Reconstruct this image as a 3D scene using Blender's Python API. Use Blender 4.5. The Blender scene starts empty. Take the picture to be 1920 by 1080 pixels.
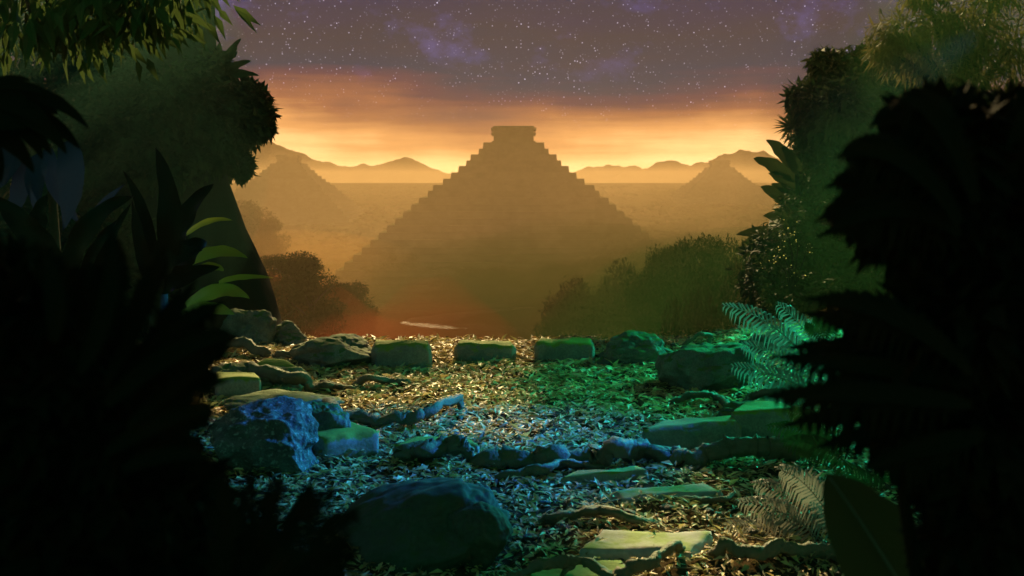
import bpy, math, random
import numpy as np
from mathutils import Vector, Matrix, noise as mn

random.seed(7)
RNG = np.random.default_rng(11)
scene = bpy.context.scene
COL = scene.collection
F = 1844.0          # focal length in photograph pixels
CH = 2.5            # camera height above the clearing
HZ = 343.0          # horizon row


def V(*a): return Vector(a)
def PX(px, py, d): return Vector(((px - 960) / F * d, d, CH - (py - HZ) / F * d))
def GP(px, py, z=0.0):
    d = (CH - z) * F / (py - HZ)
    return Vector(((px - 960) / F * d, d, z))
def sst(a, b, x):
    t = max(0.0, min(1.0, (x - a) / (b - a)))
    return t * t * (3 - 2 * t)
def nz(x, y, z=0.0): return mn.noise(Vector((x, y, z)))
def fbm(x, y, z=0.0, o=4, H=1.0): return mn.fractal(Vector((x, y, z)), H, 2.0, o)


# ------------------------------------------------------------------ nodes / materials
class NT:
    def __init__(self, tree): self.t = tree; self.n = tree.nodes; self.l = tree.links; self.n.clear()
    def add(self, typ, _ins=None, **kw):
        n = self.n.new(typ)
        for k, v in kw.items(): setattr(n, k, v)
        for k, v in (_ins or {}).items():
            s = n.inputs[k]
            if isinstance(v, bpy.types.NodeSocket): self.l.new(v, s)
            else: s.default_value = v
        return n
    def math(self, op, a, b=0.0, clamp=False):
        n = self.add('ShaderNodeMath', {0: a, 1: b}, operation=op); n.use_clamp = clamp
        return n.outputs[0]
    def mix(self, f, a, b, blend='MIX'):
        n = self.n.new('ShaderNodeMix'); n.data_type = 'RGBA'; n.blend_type = blend
        for s, v in ((n.inputs[0], f), (n.inputs[6], a), (n.inputs[7], b)):
            if isinstance(v, bpy.types.NodeSocket): self.l.new(v, s)
            else: s.default_value = v if not isinstance(v, tuple) or len(v) == 4 else (*v, 1)
        return n.outputs[2]
    def ramp(self, f, stops, interp='LINEAR'):
        n = self.n.new('ShaderNodeValToRGB'); cr = n.color_ramp; cr.interpolation = interp
        while len(cr.elements) < len(stops): cr.elements.new(0.5)
        for e, (p, c) in zip(cr.elements, stops):
            e.position = p; e.color = (*c, 1) if len(c) == 3 else c
        self.l.new(f, n.inputs[0])
        return n.outputs[0]
    def noise(self, vec, scale, detail=4.0, rough=0.55, out=0):
        n = self.add('ShaderNodeTexNoise', {'Scale': scale, 'Detail': detail, 'Roughness': rough})
        if vec is not None: self.l.new(vec, n.inputs['Vector'])
        return n.outputs[out]


def mat_new(name):
    m = bpy.data.materials.new(name); m.use_nodes = True
    return m, NT(m.node_tree)

def mat_rock(name, dark, light, moss=None, moss_amt=0.5, scale=3.0, bump=0.5, rough=0.85, lichen=None, spec=0.3):
    m, t = mat_new(name)
    tc = t.add('ShaderNodeTexCoord').outputs['Object']
    n1 = t.noise(tc, scale, 8, 0.62)
    n2 = t.noise(tc, scale * 4.3, 6, 0.6)
    n3 = t.noise(tc, scale * 18, 4, 0.6)
    c = t.mix(t.math('MULTIPLY_ADD', n1, 2.2, True) if False else t.ramp(n1, [(0.35, (0, 0, 0)), (0.65, (1, 1, 1))]), dark, light)
    c = t.mix(t.ramp(n3, [(0.3, (0.55,) * 3), (0.7, (0.0,) * 3)]), c, tuple(x * 0.45 for x in dark))
    if lichen:
        c = t.mix(t.ramp(n2, [(0.56, (0, 0, 0)), (0.62, (1, 1, 1))]), c, lichen)
    if moss:
        g = t.add('ShaderNodeNewGeometry')
        sz = t.add('ShaderNodeSeparateXYZ', {0: g.outputs['Normal']}).outputs[2]
        f = t.math('ADD', t.math('MULTIPLY', sz, 0.8), t.math('MULTIPLY', t.math('SUBTRACT', n2, 0.5), 1.3))
        f = t.ramp(f, [(1.0 - moss_amt - 0.12, (0, 0, 0)), (1.0 - moss_amt + 0.12, (1, 1, 1))])
        mc = t.mix(n3, moss, tuple(x * 0.5 for x in moss))
        c = t.mix(f, c, mc)
    h = t.math('ADD', t.math('MULTIPLY', n2, 1.0), t.math('MULTIPLY', n3, 0.35))
    b = t.add('ShaderNodeBump', {'Strength': bump, 'Distance': 0.05, 'Height': h})
    p = t.add('ShaderNodeBsdfPrincipled', {'Base Color': c, 'Roughness': rough, 'Normal': b.outputs[0]})
    p.inputs['Specular IOR Level'].default_value = spec
    t.l.new(p.outputs[0], t.add('ShaderNodeOutputMaterial').inputs[0])
    return m

def mat_leaf(name, a, b, trans=0.25, rough=0.5, spec=0.3, vein=False, tc_col=None):
    m, t = mat_new(name)
    g = t.add('ShaderNodeNewGeometry')
    r = g.outputs['Random Per Island']
    tc = t.add('ShaderNodeTexCoord').outputs['Object']
    n = t.noise(tc, 6.0, 3, 0.6)
    f = t.math('ADD', t.math('MULTIPLY', r, 0.6), t.math('MULTIPLY', n, 0.4), True)
    c = t.mix(f, a, b)
    p = t.add('ShaderNodeBsdfPrincipled', {'Base Color': c, 'Roughness': rough})
    p.inputs['Specular IOR Level'].default_value = spec
    out = p.outputs[0]
    if trans > 0:
        tl = t.add('ShaderNodeBsdfTranslucent', {'Color': t.mix(0.6, c, tc_col or tuple(min(1, x * 1.6) for x in b))})
        ms = t.add('ShaderNodeMixShader', {0: trans, 1: p.outputs[0], 2: tl.outputs[0]})
        out = ms.outputs[0]
    t.l.new(out, t.add('ShaderNodeOutputMaterial').inputs[0])
    return m

def mat_litter(name):
    m, t = mat_new(name)
    g = t.add('ShaderNodeNewGeometry')
    r = g.outputs['Random Per Island']
    c = t.ramp(r, [(0.0, (0.07, 0.04, 0.02)), (0.16, (0.34, 0.21, 0.08)), (0.42, (0.66, 0.47, 0.18)),
                   (0.60, (0.46, 0.44, 0.15)), (0.8, (0.68, 0.52, 0.24)), (0.95, (0.74, 0.62, 0.36)), (1.0, (0.44, 0.19, 0.07))])
    p = t.add('ShaderNodeBsdfPrincipled', {'Base Color': c, 'Roughness': 0.5})
    p.inputs['Specular IOR Level'].default_value = 0.25
    tl = t.add('ShaderNodeBsdfTranslucent', {'Color': c})
    ms = t.add('ShaderNodeMixShader', {0: 0.25, 1: p.outputs[0], 2: tl.outputs[0]})
    t.l.new(ms.outputs[0], t.add('ShaderNodeOutputMaterial').inputs[0])
    return m

def mat_ground(name, a, b, scale, bump=0.4, dist=0.05):
    m, t = mat_new(name)
    tc = t.add('ShaderNodeTexCoord').outputs['Object']
    n1 = t.noise(tc, scale, 8, 0.6); n2 = t.noise(tc, scale * 9, 5, 0.6)
    c = t.mix(t.ramp(n1, [(0.35, (0, 0, 0)), (0.65, (1, 1, 1))]), a, b)
    c = t.mix(t.ramp(n2, [(0.35, (0.6,) * 3), (0.65, (0,) * 3)]), c, tuple(x * 0.4 for x in a))
    bp = t.add('ShaderNodeBump', {'Strength': bump, 'Distance': dist, 'Height': n2})
    p = t.add('ShaderNodeBsdfPrincipled', {'Base Color': c, 'Roughness': 0.9, 'Normal': bp.outputs[0]})
    p.inputs['Specular IOR Level'].default_value = 0.0
    t.l.new(p.outputs[0], t.add('ShaderNodeOutputMaterial').inputs[0])
    return m

def mat_bark(name, a, b, scale=5.0, spec=0.35):
    m, t = mat_new(name)
    tc = t.add('ShaderNodeTexCoord').outputs['Object']
    mp = t.add('ShaderNodeMapping', {'Vector': tc, 'Scale': (1, 1, 0.35)}).outputs[0]
    n1 = t.noise(mp, scale, 8, 0.65); n2 = t.noise(tc, scale * 6, 5, 0.6)
    c = t.mix(n1, a, b)
    g = t.add('ShaderNodeNewGeometry')
    sz = t.add('ShaderNodeSeparateXYZ', {0: g.outputs['Normal']}).outputs[2]
    f = t.ramp(t.math('ADD', sz, t.math('MULTIPLY', t.math('SUBTRACT', n1, 0.5), 2.0)), [(0.55, (0, 0, 0)), (0.9, (0.8,) * 3)])
    c = t.mix(f, c, (0.07, 0.11, 0.03))
    h = t.math('ADD', n1, t.math('MULTIPLY', n2, 0.4))
    bp = t.add('ShaderNodeBump', {'Strength': 0.7, 'Distance': 0.05, 'Height': h})
    p = t.add('ShaderNodeBsdfPrincipled', {'Base Color': c, 'Roughness': 0.7, 'Normal': bp.outputs[0]})
    p.inputs['Specular IOR Level'].default_value = spec
    t.l.new(p.outputs[0], t.add('ShaderNodeOutputMaterial').inputs[0])
    return m

def mat_volume(name, color, density, g=0.3):
    m, t = mat_new(name)
    v = t.add('ShaderNodeVolumePrincipled', {'Color': (*color, 1), 'Density': density, 'Anisotropy': g})
    t.l.new(v.outputs[0], t.add('ShaderNodeOutputMaterial').inputs['Volume'])
    return m

M = dict(
    rock=mat_rock('mossy_boulder_rock', (0.10, 0.10, 0.085), (0.26, 0.25, 0.21), (0.10, 0.16, 0.03), 0.42, 3.0, 0.6),
    bare=mat_rock('bare_weathered_rock', (0.07, 0.07, 0.065), (0.20, 0.20, 0.19), None, 0, 5.0, 1.0, 0.6, (0.32, 0.32, 0.31)),
    smooth=mat_rock('smooth_dark_rock', (0.035, 0.055, 0.04), (0.06, 0.08, 0.06), (0.04, 0.08, 0.03), 0.3, 2.0, 0.15),
    slab=mat_rock('moss_covered_slab', (0.20, 0.19, 0.16), (0.38, 0.36, 0.30), (0.26, 0.33, 0.04), 0.62, 2.4, 0.25),
    slab2=mat_rock('half_bare_slab', (0.36, 0.34, 0.33), (0.56, 0.53, 0.52), (0.24, 0.30, 0.05), 0.30, 0.9, 0.2),
    pyr=mat_rock('pyramid_limestone', (0.09, 0.08, 0.06), (0.15, 0.13, 0.10), (0.05, 0.065, 0.02), 0.30, 0.25, 0.4, spec=0.0),
    outcrop=mat_rock('outcrop_rock', (0.07, 0.075, 0.06), (0.14, 0.14, 0.11), (0.06, 0.11, 0.03), 0.5, 0.8, 0.5),
    litter=mat_litter('dry_leaf_litter'),
    soil=mat_ground('forest_soil', (0.05, 0.036, 0.02), (0.10, 0.075, 0.04), 1.5),
    valley=mat_ground('valley_jungle_floor', (0.022, 0.026, 0.008), (0.05, 0.045, 0.02), 0.02, 0.6, 2.0),
    mount=mat_ground('mountain_forest', (0.05, 0.045, 0.025), (0.09, 0.07, 0.04), 0.03, 0.6, 3.0),
    bark=mat_bark('root_bark', (0.07, 0.055, 0.04), (0.20, 0.17, 0.12)),
    trunk=mat_bark('jungle_trunk_bark', (0.030, 0.032, 0.02), (0.06, 0.058, 0.04), 2.0, 0.03),
    canopy=mat_leaf('canopy_leaves', (0.030, 0.045, 0.015), (0.065, 0.085, 0.03), 0.08, 0.7, 0.05),
    vtree=mat_leaf('valley_tree_leaves', (0.018, 0.030, 0.008), (0.038, 0.055, 0.016), 0.0, 0.9, 0.0),
    feather=mat_leaf('feathery_leaves', (0.06, 0.055, 0.02), (0.12, 0.10, 0.035), 0.35, 0.6, 0.2),
    bough=mat_leaf('bough_leaves', (0.03, 0.055, 0.012), (0.07, 0.11, 0.03), 0.22, 0.6, 0.12),
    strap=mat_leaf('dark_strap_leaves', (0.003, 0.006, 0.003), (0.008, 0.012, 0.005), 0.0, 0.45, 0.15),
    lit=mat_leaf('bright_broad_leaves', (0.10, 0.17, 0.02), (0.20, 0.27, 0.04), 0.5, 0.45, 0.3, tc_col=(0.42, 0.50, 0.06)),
    blue=mat_leaf('blue_light_tinted_leaves', (0.012, 0.025, 0.07), (0.02, 0.04, 0.10), 0.06, 0.6, 0.1),  # blue light on these leaves is put into their base colour
    black=mat_leaf('shade_black_leaves', (0.006, 0.008, 0.005), (0.012, 0.014, 0.008), 0.0, 0.8, 0.04),  # silhouette shade of the near foliage is put into the base colour
    brown=mat_leaf('dark_brown_leaf', (0.05, 0.045, 0.016), (0.09, 0.065, 0.025), 0.08, 0.6, 0.15),
    fern=mat_leaf('fern_fronds', (0.11, 0.12, 0.09), (0.22, 0.21, 0.17), 0.3, 0.45, 0.4),
    palefern=mat_leaf('pale_fern_fronds', (0.20, 0.23, 0.18), (0.34, 0.34, 0.28), 0.3, 0.5, 0.3),
    blossom=mat_leaf('pale_yellow_blossom', (0.55, 0.50, 0.15), (0.75, 0.65, 0.25), 0.5, 0.5, 0.3),
)

def mat_water():
    m, t = mat_new('river_water')
    tc = t.add('ShaderNodeTexCoord').outputs['Object']
    n = t.noise(tc, 0.6, 3, 0.5)
    bp = t.add('ShaderNodeBump', {'Strength': 0.15, 'Distance': 0.2, 'Height': n})
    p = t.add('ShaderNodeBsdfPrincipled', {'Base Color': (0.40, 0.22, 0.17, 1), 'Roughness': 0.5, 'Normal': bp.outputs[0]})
    p.inputs['Specular IOR Level'].default_value = 0.5
    t.l.new(p.outputs[0], t.add('ShaderNodeOutputMaterial').inputs[0])
    return m
M['water'] = mat_water()


# ------------------------------------------------------------------ object helpers
def tag(o, label=None, cat=None, group=None, kind=None):
    if label: o['label'] = label
    if cat: o['category'] = cat
    if group: o['group'] = group
    if kind: o['kind'] = kind
    return o

def mesh_obj(name, vf, mat, parent=None, loc=None, smooth=True):
    v, f = vf
    v = np.asarray(v, dtype=np.float64)
    org = Vector(loc) if loc is not None else (Vector(parent['_o']) if parent is not None and '_o' in parent else Vector((0, 0, 0)))
    me = bpy.data.meshes.new(name)
    me.from_pydata((v - np.array(org)).tolist(), [], f if isinstance(f, list) else f.tolist())
    me.materials.append(mat)
    if smooth:
        me.polygons.foreach_set('use_smooth', [True] * len(me.polygons))
    me.update()
    o = bpy.data.objects.new(name, me); COL.objects.link(o)
    if parent is not None: o.parent = parent
    elif loc is not None: o.location = org
    return o

_EMPTIES = []
def empty(name, loc, label=None, cat=None, group=None):
    o = bpy.data.objects.new(name, None); COL.objects.link(o)
    o.location = loc; o['_o'] = tuple(loc); o.empty_display_size = 0.2
    _EMPTIES.append(o)
    return tag(o, label, cat, group)

def structure(name, vf, mat, smooth=True):
    return tag(mesh_obj(name, vf, mat, smooth=smooth), kind='structure')

def join(*vfs):
    vs, fs, n = [], [], 0
    for v, f in vfs:
        v = np.asarray(v, dtype=np.float64).reshape(-1, 3)
        vs.append(v)
        fs.extend([[i + n for i in q] for q in (f if isinstance(f, list) else f.tolist())])
        n += len(v)
    return np.concatenate(vs), fs

def copy_tree(o, parent=None):
    c = o.copy(); COL.objects.link(c)
    if parent is not None: c.parent = parent
    for ch in list(o.children): copy_tree(ch, c)
    return c


# ------------------------------------------------------------------ shape builders
def bez(p0, p1, p2, n):
    t = np.linspace(0, 1, n)[:, None]
    p0, p1, p2 = map(lambda p: np.array(p, float), (p0, p1, p2))
    return (1 - t) ** 2 * p0 + 2 * t * (1 - t) * p1 + t * t * p2

def catmull(pts, n):
    P = [np.array(p, float) for p in pts]
    P = [2 * P[0] - P[1]] + P + [2 * P[-1] - P[-2]]
    out = []
    for i in range(1, len(P) - 2):
        for k in range(n):
            t = k / n
            a, b, c, d = P[i - 1], P[i], P[i + 1], P[i + 2]
            out.append(0.5 * (2 * b + (c - a) * t + (2 * a - 5 * b + 4 * c - d) * t * t + (3 * b - a - 3 * c + d) * t ** 3))
    out.append(P[-2])
    return np.array(out)

def tube(pts, radii, sides=10, bump=0.0, seed=0.0, squash=1.0):
    pts = np.asarray(pts, float); n = len(pts)
    if np.isscalar(radii): radii = [radii] * n
    vs, fs = [], []
    for i in range(n):
        tg = pts[min(i + 1, n - 1)] - pts[max(i - 1, 0)]
        tg = Vector(tg).normalized()
        up = Vector((0, 0, 1)) if abs(tg.z) < 0.9 else Vector((0, 1, 0))
        s = tg.cross(up).normalized(); u = s.cross(tg).normalized()
        for k in range(sides):
            a = 2 * math.pi * k / sides
            r = radii[i]
            q = Vector(pts[i]) + (s * math.cos(a) + u * math.sin(a) * squash) * r
            if bump:
                r *= 1 + 0.16 * math.cos(3 * a + i * .07 + seed) + 0.08 * math.cos(7 * a - i * .11)
                r2 = r * (1 + bump * fbm(q.x * 3 / max(r * 6, .2) + seed, q.y * 3 / max(r * 6, .2), q.z * 3 / max(r * 6, .2), 3))
                q = Vector(pts[i]) + (s * math.cos(a) + u * math.sin(a) * squash) * r2
            vs.append(q)
    for i in range(n - 1):
        for k in range(sides):
            k2 = (k + 1) % sides
            fs.append([i * sides + k, i * sides + k2, (i + 1) * sides + k2, (i + 1) * sides + k])
    fs.append(list(range(sides))[::-1]); fs.append([(n - 1) * sides + k for k in range(sides)])
    return np.array([tuple(v) for v in vs]), fs

_ICO = {}
def ico(sub):
    if sub not in _ICO:
        import bmesh
        bm = bmesh.new(); bmesh.ops.create_icosphere(bm, subdivisions=sub, radius=1)
        _ICO[sub] = (np.array([tuple(v.co) for v in bm.verts]), [[v.index for v in f.verts] for f in bm.faces]); bm.free()
    return _ICO[sub]

def boulder(c, r, seed, rough=0.26, sub=6, facets=7, yaw=0.0, tilt=(0, 0), detail=0.05):
    v, f = ico(sub)
    rs = random.Random(seed)
    planes = []
    for _ in range(facets):
        d = Vector((rs.gauss(0, 1), rs.gauss(0, 1), rs.gauss(0, 1))).normalized()
        planes.append((np.array(d), rs.uniform(0.68, 0.92)))
    out = v.copy()
    for d, h in planes:
        k = out @ d
        ex = np.maximum(0, k - h)
        out = out - np.outer(ex * 0.85, d)
    res = []
    R = Matrix.Rotation(yaw, 3, 'Z') @ Matrix.Rotation(tilt[0], 3, 'X') @ Matrix.Rotation(tilt[1], 3, 'Y')
    for p in out:
        q = Vector(p)
        s = 1 + rough * fbm(q.x * 1.3 + seed * 3.1, q.y * 1.3, q.z * 1.3, 3) + detail * mn.ridged_multi_fractal(Vector((q.x * 2.4 + seed, q.y * 2.4, q.z * 2.4)), 1.0, 2.1, 5, 1.0, 2.0) - detail + 0.02 * fbm(q.x * 9, q.y * 9 + seed, q.z * 9, 3)
        q = q * s
        q = R @ Vector((q.x * r[0], q.y * r[1], q.z * r[2]))
        res.append((q.x + c[0], q.y + c[1], q.z + c[2]))
    return np.array(res), f

def slab_quad(corners, th, seed, n=18, rnd=0.03, wob=0.012):
    """stone slab from the four corners of its top face (far-left, far-right, near-right, near-left)"""
    fl, fr, nr, nl = [np.array(c, float) for c in corners]
    vs, fs = [], []
    nx = n; ny = max(6, n // 2); nh = 5
    def P(u, v, w):
        p = (1 - v) * ((1 - u) * nl + u * nr) + v * ((1 - u) * fl + u * fr)
        return p + np.array((0, 0, -th * w))
    lw = np.linalg.norm(fr - fl); ld = np.linalg.norm(fl - nl)
    idx = {}
    cc = P(.5, .5, .5)
    def vert(i, j, k):
        if (i, j, k) in idx: return idx[(i, j, k)]
        u, v, w = i / nx, j / ny, k / nh
        p = P(u, v, w)
        # rounded edges: pull edge vertices towards the inside
        du = min(u, 1 - u) * lw; dv = min(v, 1 - v) * ld; dw = min(w, 1 - w) * th
        ds = sorted((du, dv, dw))
        e = max(0.0, rnd - ds[1]) / rnd
        p = p + (cc - p) / max(1e-6, np.linalg.norm(cc - p)) * rnd * 0.8 * e * e * (1.2 + nz(p[0] * 9 + seed, p[1] * 9, p[2] * 9))
        d = fbm(p[0] * 4 + seed, p[1] * 4, p[2] * 4, 4)
        p = p + np.array((0.6 * d, 0.6 * fbm(p[1] * 4, p[0] * 4 + seed, 1, 3), d)) * wob
        vs.append(p); idx[(i, j, k)] = len(vs) - 1
        return idx[(i, j, k)]
    for i in range(nx):
        for j in range(ny):
            fs.append([vert(i, j, 0), vert(i + 1, j, 0), vert(i + 1, j + 1, 0), vert(i, j + 1, 0)])
            fs.append([vert(i, j + 1, nh), vert(i + 1, j + 1, nh), vert(i + 1, j, nh), vert(i, j, nh)])
    for i in range(nx):
        for k in range(nh):
            fs.append([vert(i, 0, k + 1), vert(i + 1, 0, k + 1), vert(i + 1, 0, k), vert(i, 0, k)])
            fs.append([vert(i, ny, k), vert(i + 1, ny, k), vert(i + 1, ny, k + 1), vert(i, ny, k + 1)])
    for j in range(ny):
        for k in range(nh):
            fs.append([vert(0, j, k), vert(0, j + 1, k), vert(0, j + 1, k + 1), vert(0, j, k + 1)])
            fs.append([vert(nx, j, k + 1), vert(nx, j + 1, k + 1), vert(nx, j + 1, k), vert(nx, j, k)])
    return np.array(vs), fs

def kites(P, D, N, L, W, fold=0.15):
    """many small leaves: base points P, directions D, normals N, lengths L, widths W"""
    n = len(P)
    D = D / np.linalg.norm(D, axis=1, keepdims=True)
    S = np.cross(D, N); S /= np.linalg.norm(S, axis=1, keepdims=True) + 1e-9
    U = np.cross(S, D)
    L = L[:, None]; W = W[:, None]
    base = P
    a1 = P + D * L * 0.35 + S * W * 0.5 + U * W * fold
    a2 = P + D * L * 0.35 - S * W * 0.5 + U * W * fold
    m = P + D * L * 0.45
    tip = P + D * L - U * W * fold * 1.5
    v = np.stack([base, a1, m, a2, tip], axis=1).reshape(-1, 3)
    i = np.arange(n)[:, None] * 5
    f = np.concatenate([i + np.array([[0, 2, 1]]), i + np.array([[0, 3, 2]]), i + np.array([[1, 2, 4]]), i + np.array([[2, 3, 4]])], axis=1).reshape(-1, 3)
    return v, f

def crown_leaves(blobs, leaf, density=1.0, droop=0.5, aspect=0.42, shell=0.55, seed=1):
    """blobs: (cx,cy,cz, rx,ry,rz, count)"""
    g = np.random.default_rng(seed)
    PP, DD, NN, LL = [], [], [], []
    for (cx, cy, cz, rx, ry, rz, n) in blobs:
        n = max(3, int(n * density))
        d = g.normal(size=(n, 3)); d /= np.linalg.norm(d, axis=1, keepdims=True)
        r = shell + (1 - shell) * g.random(n) ** 0.7
        r *= 1 + 0.18 * np.sin(d[:, 0] * 5 + cx * 3) * np.cos(d[:, 2] * 6 + cz * 2) + 0.08 * g.normal(size=n)
        p = d * r[:, None] * np.array((rx, ry, rz)) + np.array((cx, cy, cz))
        dr = d + np.array((0, 0, -droop)) + 0.8 * g.normal(size=(n, 3))
        PP.append(p); DD.append(dr); NN.append(d * 0.4 + np.array((0, 0, 0.8)) + 0.35 * g.normal(size=(n, 3)))
        LL.append(leaf * g.uniform(0.6, 1.35, n))
    P, D, N, L = map(np.concatenate, (PP, DD, NN, LL))
    return kites(P, D, N, L, L * aspect)

def strap(p0, p1, p2, width, normal=(0, -1, 0.35), n=22, fold=0.25, wave=0.10, seed=0, wprof=0.75, tip=1.0, curl=0.0):
    pts = bez(p0, p1, p2, n)
    ln = np.linalg.norm(np.diff(pts, axis=0), axis=1).sum()
    vs, fs = [], []
    cs = (-1, -0.55, 0, 0.55, 1)
    for i in range(n):
        t = i / (n - 1)
        tg = Vector(pts[min(i + 1, n - 1)] - pts[max(i - 1, 0)]).normalized()
        N = Vector(normal); 
        if curl: N = Matrix.Rotation(curl * t, 3, tg) @ N
        s = tg.cross(N); s = s.normalized() if s.length > 1e-5 else Vector((1, 0, 0))
        u = s.cross(tg)
        w = width * 0.5 * (math.sin(math.pi * min(1, (t * 0.93 + 0.07)) ** wprof) ** 0.75) * (1 + 0.0 * tip)
        if t > 0.985: w *= 0.05
        for c in cs:
            wv = wave * width * math.sin(t * 17 + seed * 2.3 + (2.0 if c > 0 else 0)) * abs(c) ** 2
            jag = 1 + 0.10 * nz(t * 9 + seed, c * 3, seed)
            q = Vector(pts[i]) + s * (c * w * jag) + u * (abs(c) * w * fold + wv)
            vs.append(tuple(q))
    m = len(cs)
    for i in range(n - 1):
        for k in range(m - 1):
            fs.append([i * m + k, i * m + k + 1, (i + 1) * m + k + 1, (i + 1) * m + k])
    return np.array(vs), fs

def frond(p0, p1, p2, nl=28, ll=0.2, lw=0.03, normal=(0, -0.5, 1), rach=0.008, droop=0.3, seed=0, start=0.12, prof=0.6, sweep=0.6):
    """pinnate frond: rachis with leaflets along both sides"""
    g = random.Random(seed)
    pts = bez(p0, p1, p2, 40)
    rv = tube(pts[::3], [rach * (1 - 0.8 * i / 13) for i in range(len(pts[::3]))], 5)
    parts = [rv]
    for i in range(nl):
        t = start + (1 - start) * (i + 0.5) / nl
        k = min(38, int(t * 39)); fr = t * 39 - k
        p = pts[k] * (1 - fr) + pts[min(39, k + 1)] * fr
        tg = Vector(pts[min(39, k + 1)] - pts[max(0, k - 1)]).normalized()
        s = tg.cross(Vector(normal)).normalized(); u = s.cross(tg)
        tt = (t - start) / (1 - start)
        L = ll * max(0.12, math.sin(math.pi * (0.12 + 0.86 * tt)) ** prof)
        for sg in (-1, 1):
            d = (s * sg + tg * (sweep + 0.5 * tt) + Vector((0, 0, -droop * 0.5))).normalized()
            d = (d + Vector((g.uniform(-.12, .12), g.uniform(-.12, .12), g.uniform(-.12, .12)))).normalized()
            a = Vector(p); b = a + d * L * 0.5; c = a + (d + Vector((0, 0, -droop))).normalized() * L
            c = c + d * 0.0
            sd = d.cross(u).normalized() * lw * 0.5 * (0.6 + 0.6 * math.sin(math.pi * tt))
            vv = [a - sd * .5, a + sd * .5, b + sd + u * lw * .15, b - sd + u * lw * .15, c, b]
            parts.append((np.array([tuple(x) for x in vv]), [[0, 1, 2, 5], [0, 5, 3], [5, 2, 4], [3, 5, 4]]))
    return join(*parts)


# ------------------------------------------------------------------ terrain
def y_edge(x):
    return max(15.6 + 0.25 * nz(x * 0.9, 3.3), min(3.15 * abs(x) - 1.0, 44) if x < 0 else min(3.3 * x - 1.0, 33))

def gz(x, y):
    z = 0.06 * nz(x * 0.7, y * 0.7) + 0.05 * nz(x * 1.9, y * 2.6, 4) + 0.032 * nz(x * 3.4, y * 6, 2)
    z += 0.30 * sst(2.2, 4.2, x) * sst(10.0, 13.5, y) * (1 + 0.3 * nz(x, y, 9))
    z += 0.10 * sst(-2.4, -4.5, x) * sst(9.0, 12, y)
    z += 7.5 * sst(10.5, 22.0, abs(x)) * sst(17, 40, y) * (1 + 0.25 * fbm(x * .2, y * .2, 5))
    return z

def make_ground():
    xs = np.concatenate([np.linspace(-46, -7.2, 50), np.linspace(-7, 7, 210), np.linspace(7.2, 46, 50)])
    ys = np.concatenate([np.linspace(-8, 3.8, 24), np.linspace(4, 17.5, 200), np.linspace(17.8, 72, 90)])
    v, f = [], []
    for y in ys:
        for x in xs:
            z = gz(x, y)
            drop = sst(0, 1, (y - y_edge(x)) / 3.2)
            v.append((x, y, z * (1 - drop) - 37.2 * drop))
    nx = len(xs)
    for j in range(len(ys) - 1):
        for i in range(nx - 1):
            a = j * nx + i
            f.append([a, a + 1, a + nx + 1, a + nx])
    return v, f
structure('ground', make_ground(), M['soil'])

def zv(x, y):
    z = -36.5 + 38.9 * max(0.0, min(1.0, (y - 470) / 610.0))
    z += (1.0 * fbm(x * .02, y * .02, 1, 4)) * (1 - sst(600, 1000, y)) 
    z += 27.5 * math.exp(-((x - 17) / 14) ** 2 - ((y - 66) / 24) ** 2) + 21.0 * math.exp(-((x + 42) / 20) ** 2 - ((y - 140) / 42) ** 2)
    return z

def make_valley():
    xs = np.linspace(-740, 740, 148); ys = np.concatenate([np.linspace(14, 480, 90), np.linspace(486, 1082, 80), [1084, 1085]])
    v, f = [], []
    for y in ys:
        for x in xs:
            v.append((x, y, zv(x, y) if y < 1083 else (zv(x, 1082) - 1 if y < 1084.5 else -40)))
    nx = len(xs)
    for j in range(len(ys) - 1):
        for i in range(nx - 1):
            a = j * nx + i; f.append([a, a + 1, a + nx + 1, a + nx])
    return v, f
structure('valley_floor', make_valley(), M['valley'])

# river: an S bend on the valley floor
def ribbon(px_pts, z):
    c = [GP(px, py, z) for px, py, w in px_pts]; w = [p[2] for p in px_pts]
    pts = catmull(c, 8); ws = np.interp(np.linspace(0, len(w) - 1, len(pts)), range(len(w)), w)
    v, f = [], []
    for i, p in enumerate(pts):
        tg = Vector(pts[min(i + 1, len(pts) - 1)] - pts[max(i - 1, 0)]).normalized()
        s = tg.cross(Vector((0, 0, 1)))
        k = ws[i] * (1 + 0.35 * nz(i * 0.35, 2.2))
        v.append(tuple(Vector(p) + s * k)); v.append(tuple(Vector(p) - s * k * (1 + 0.3 * nz(i * .4, 7))))
    for i in range(len(pts) - 1): f.append([2 * i, 2 * i + 1, 2 * i + 3, 2 * i + 2])
    return v, f
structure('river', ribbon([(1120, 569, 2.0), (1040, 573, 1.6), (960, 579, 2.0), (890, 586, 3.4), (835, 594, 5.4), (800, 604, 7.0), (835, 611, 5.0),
                           (885, 612, 4.6), (940, 616, 4.4), (995, 622, 4.2), (1055, 628, 4.0), (1120, 634, 3.6), (1200, 642, 3.0)], -35.2), M['water'])


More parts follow.
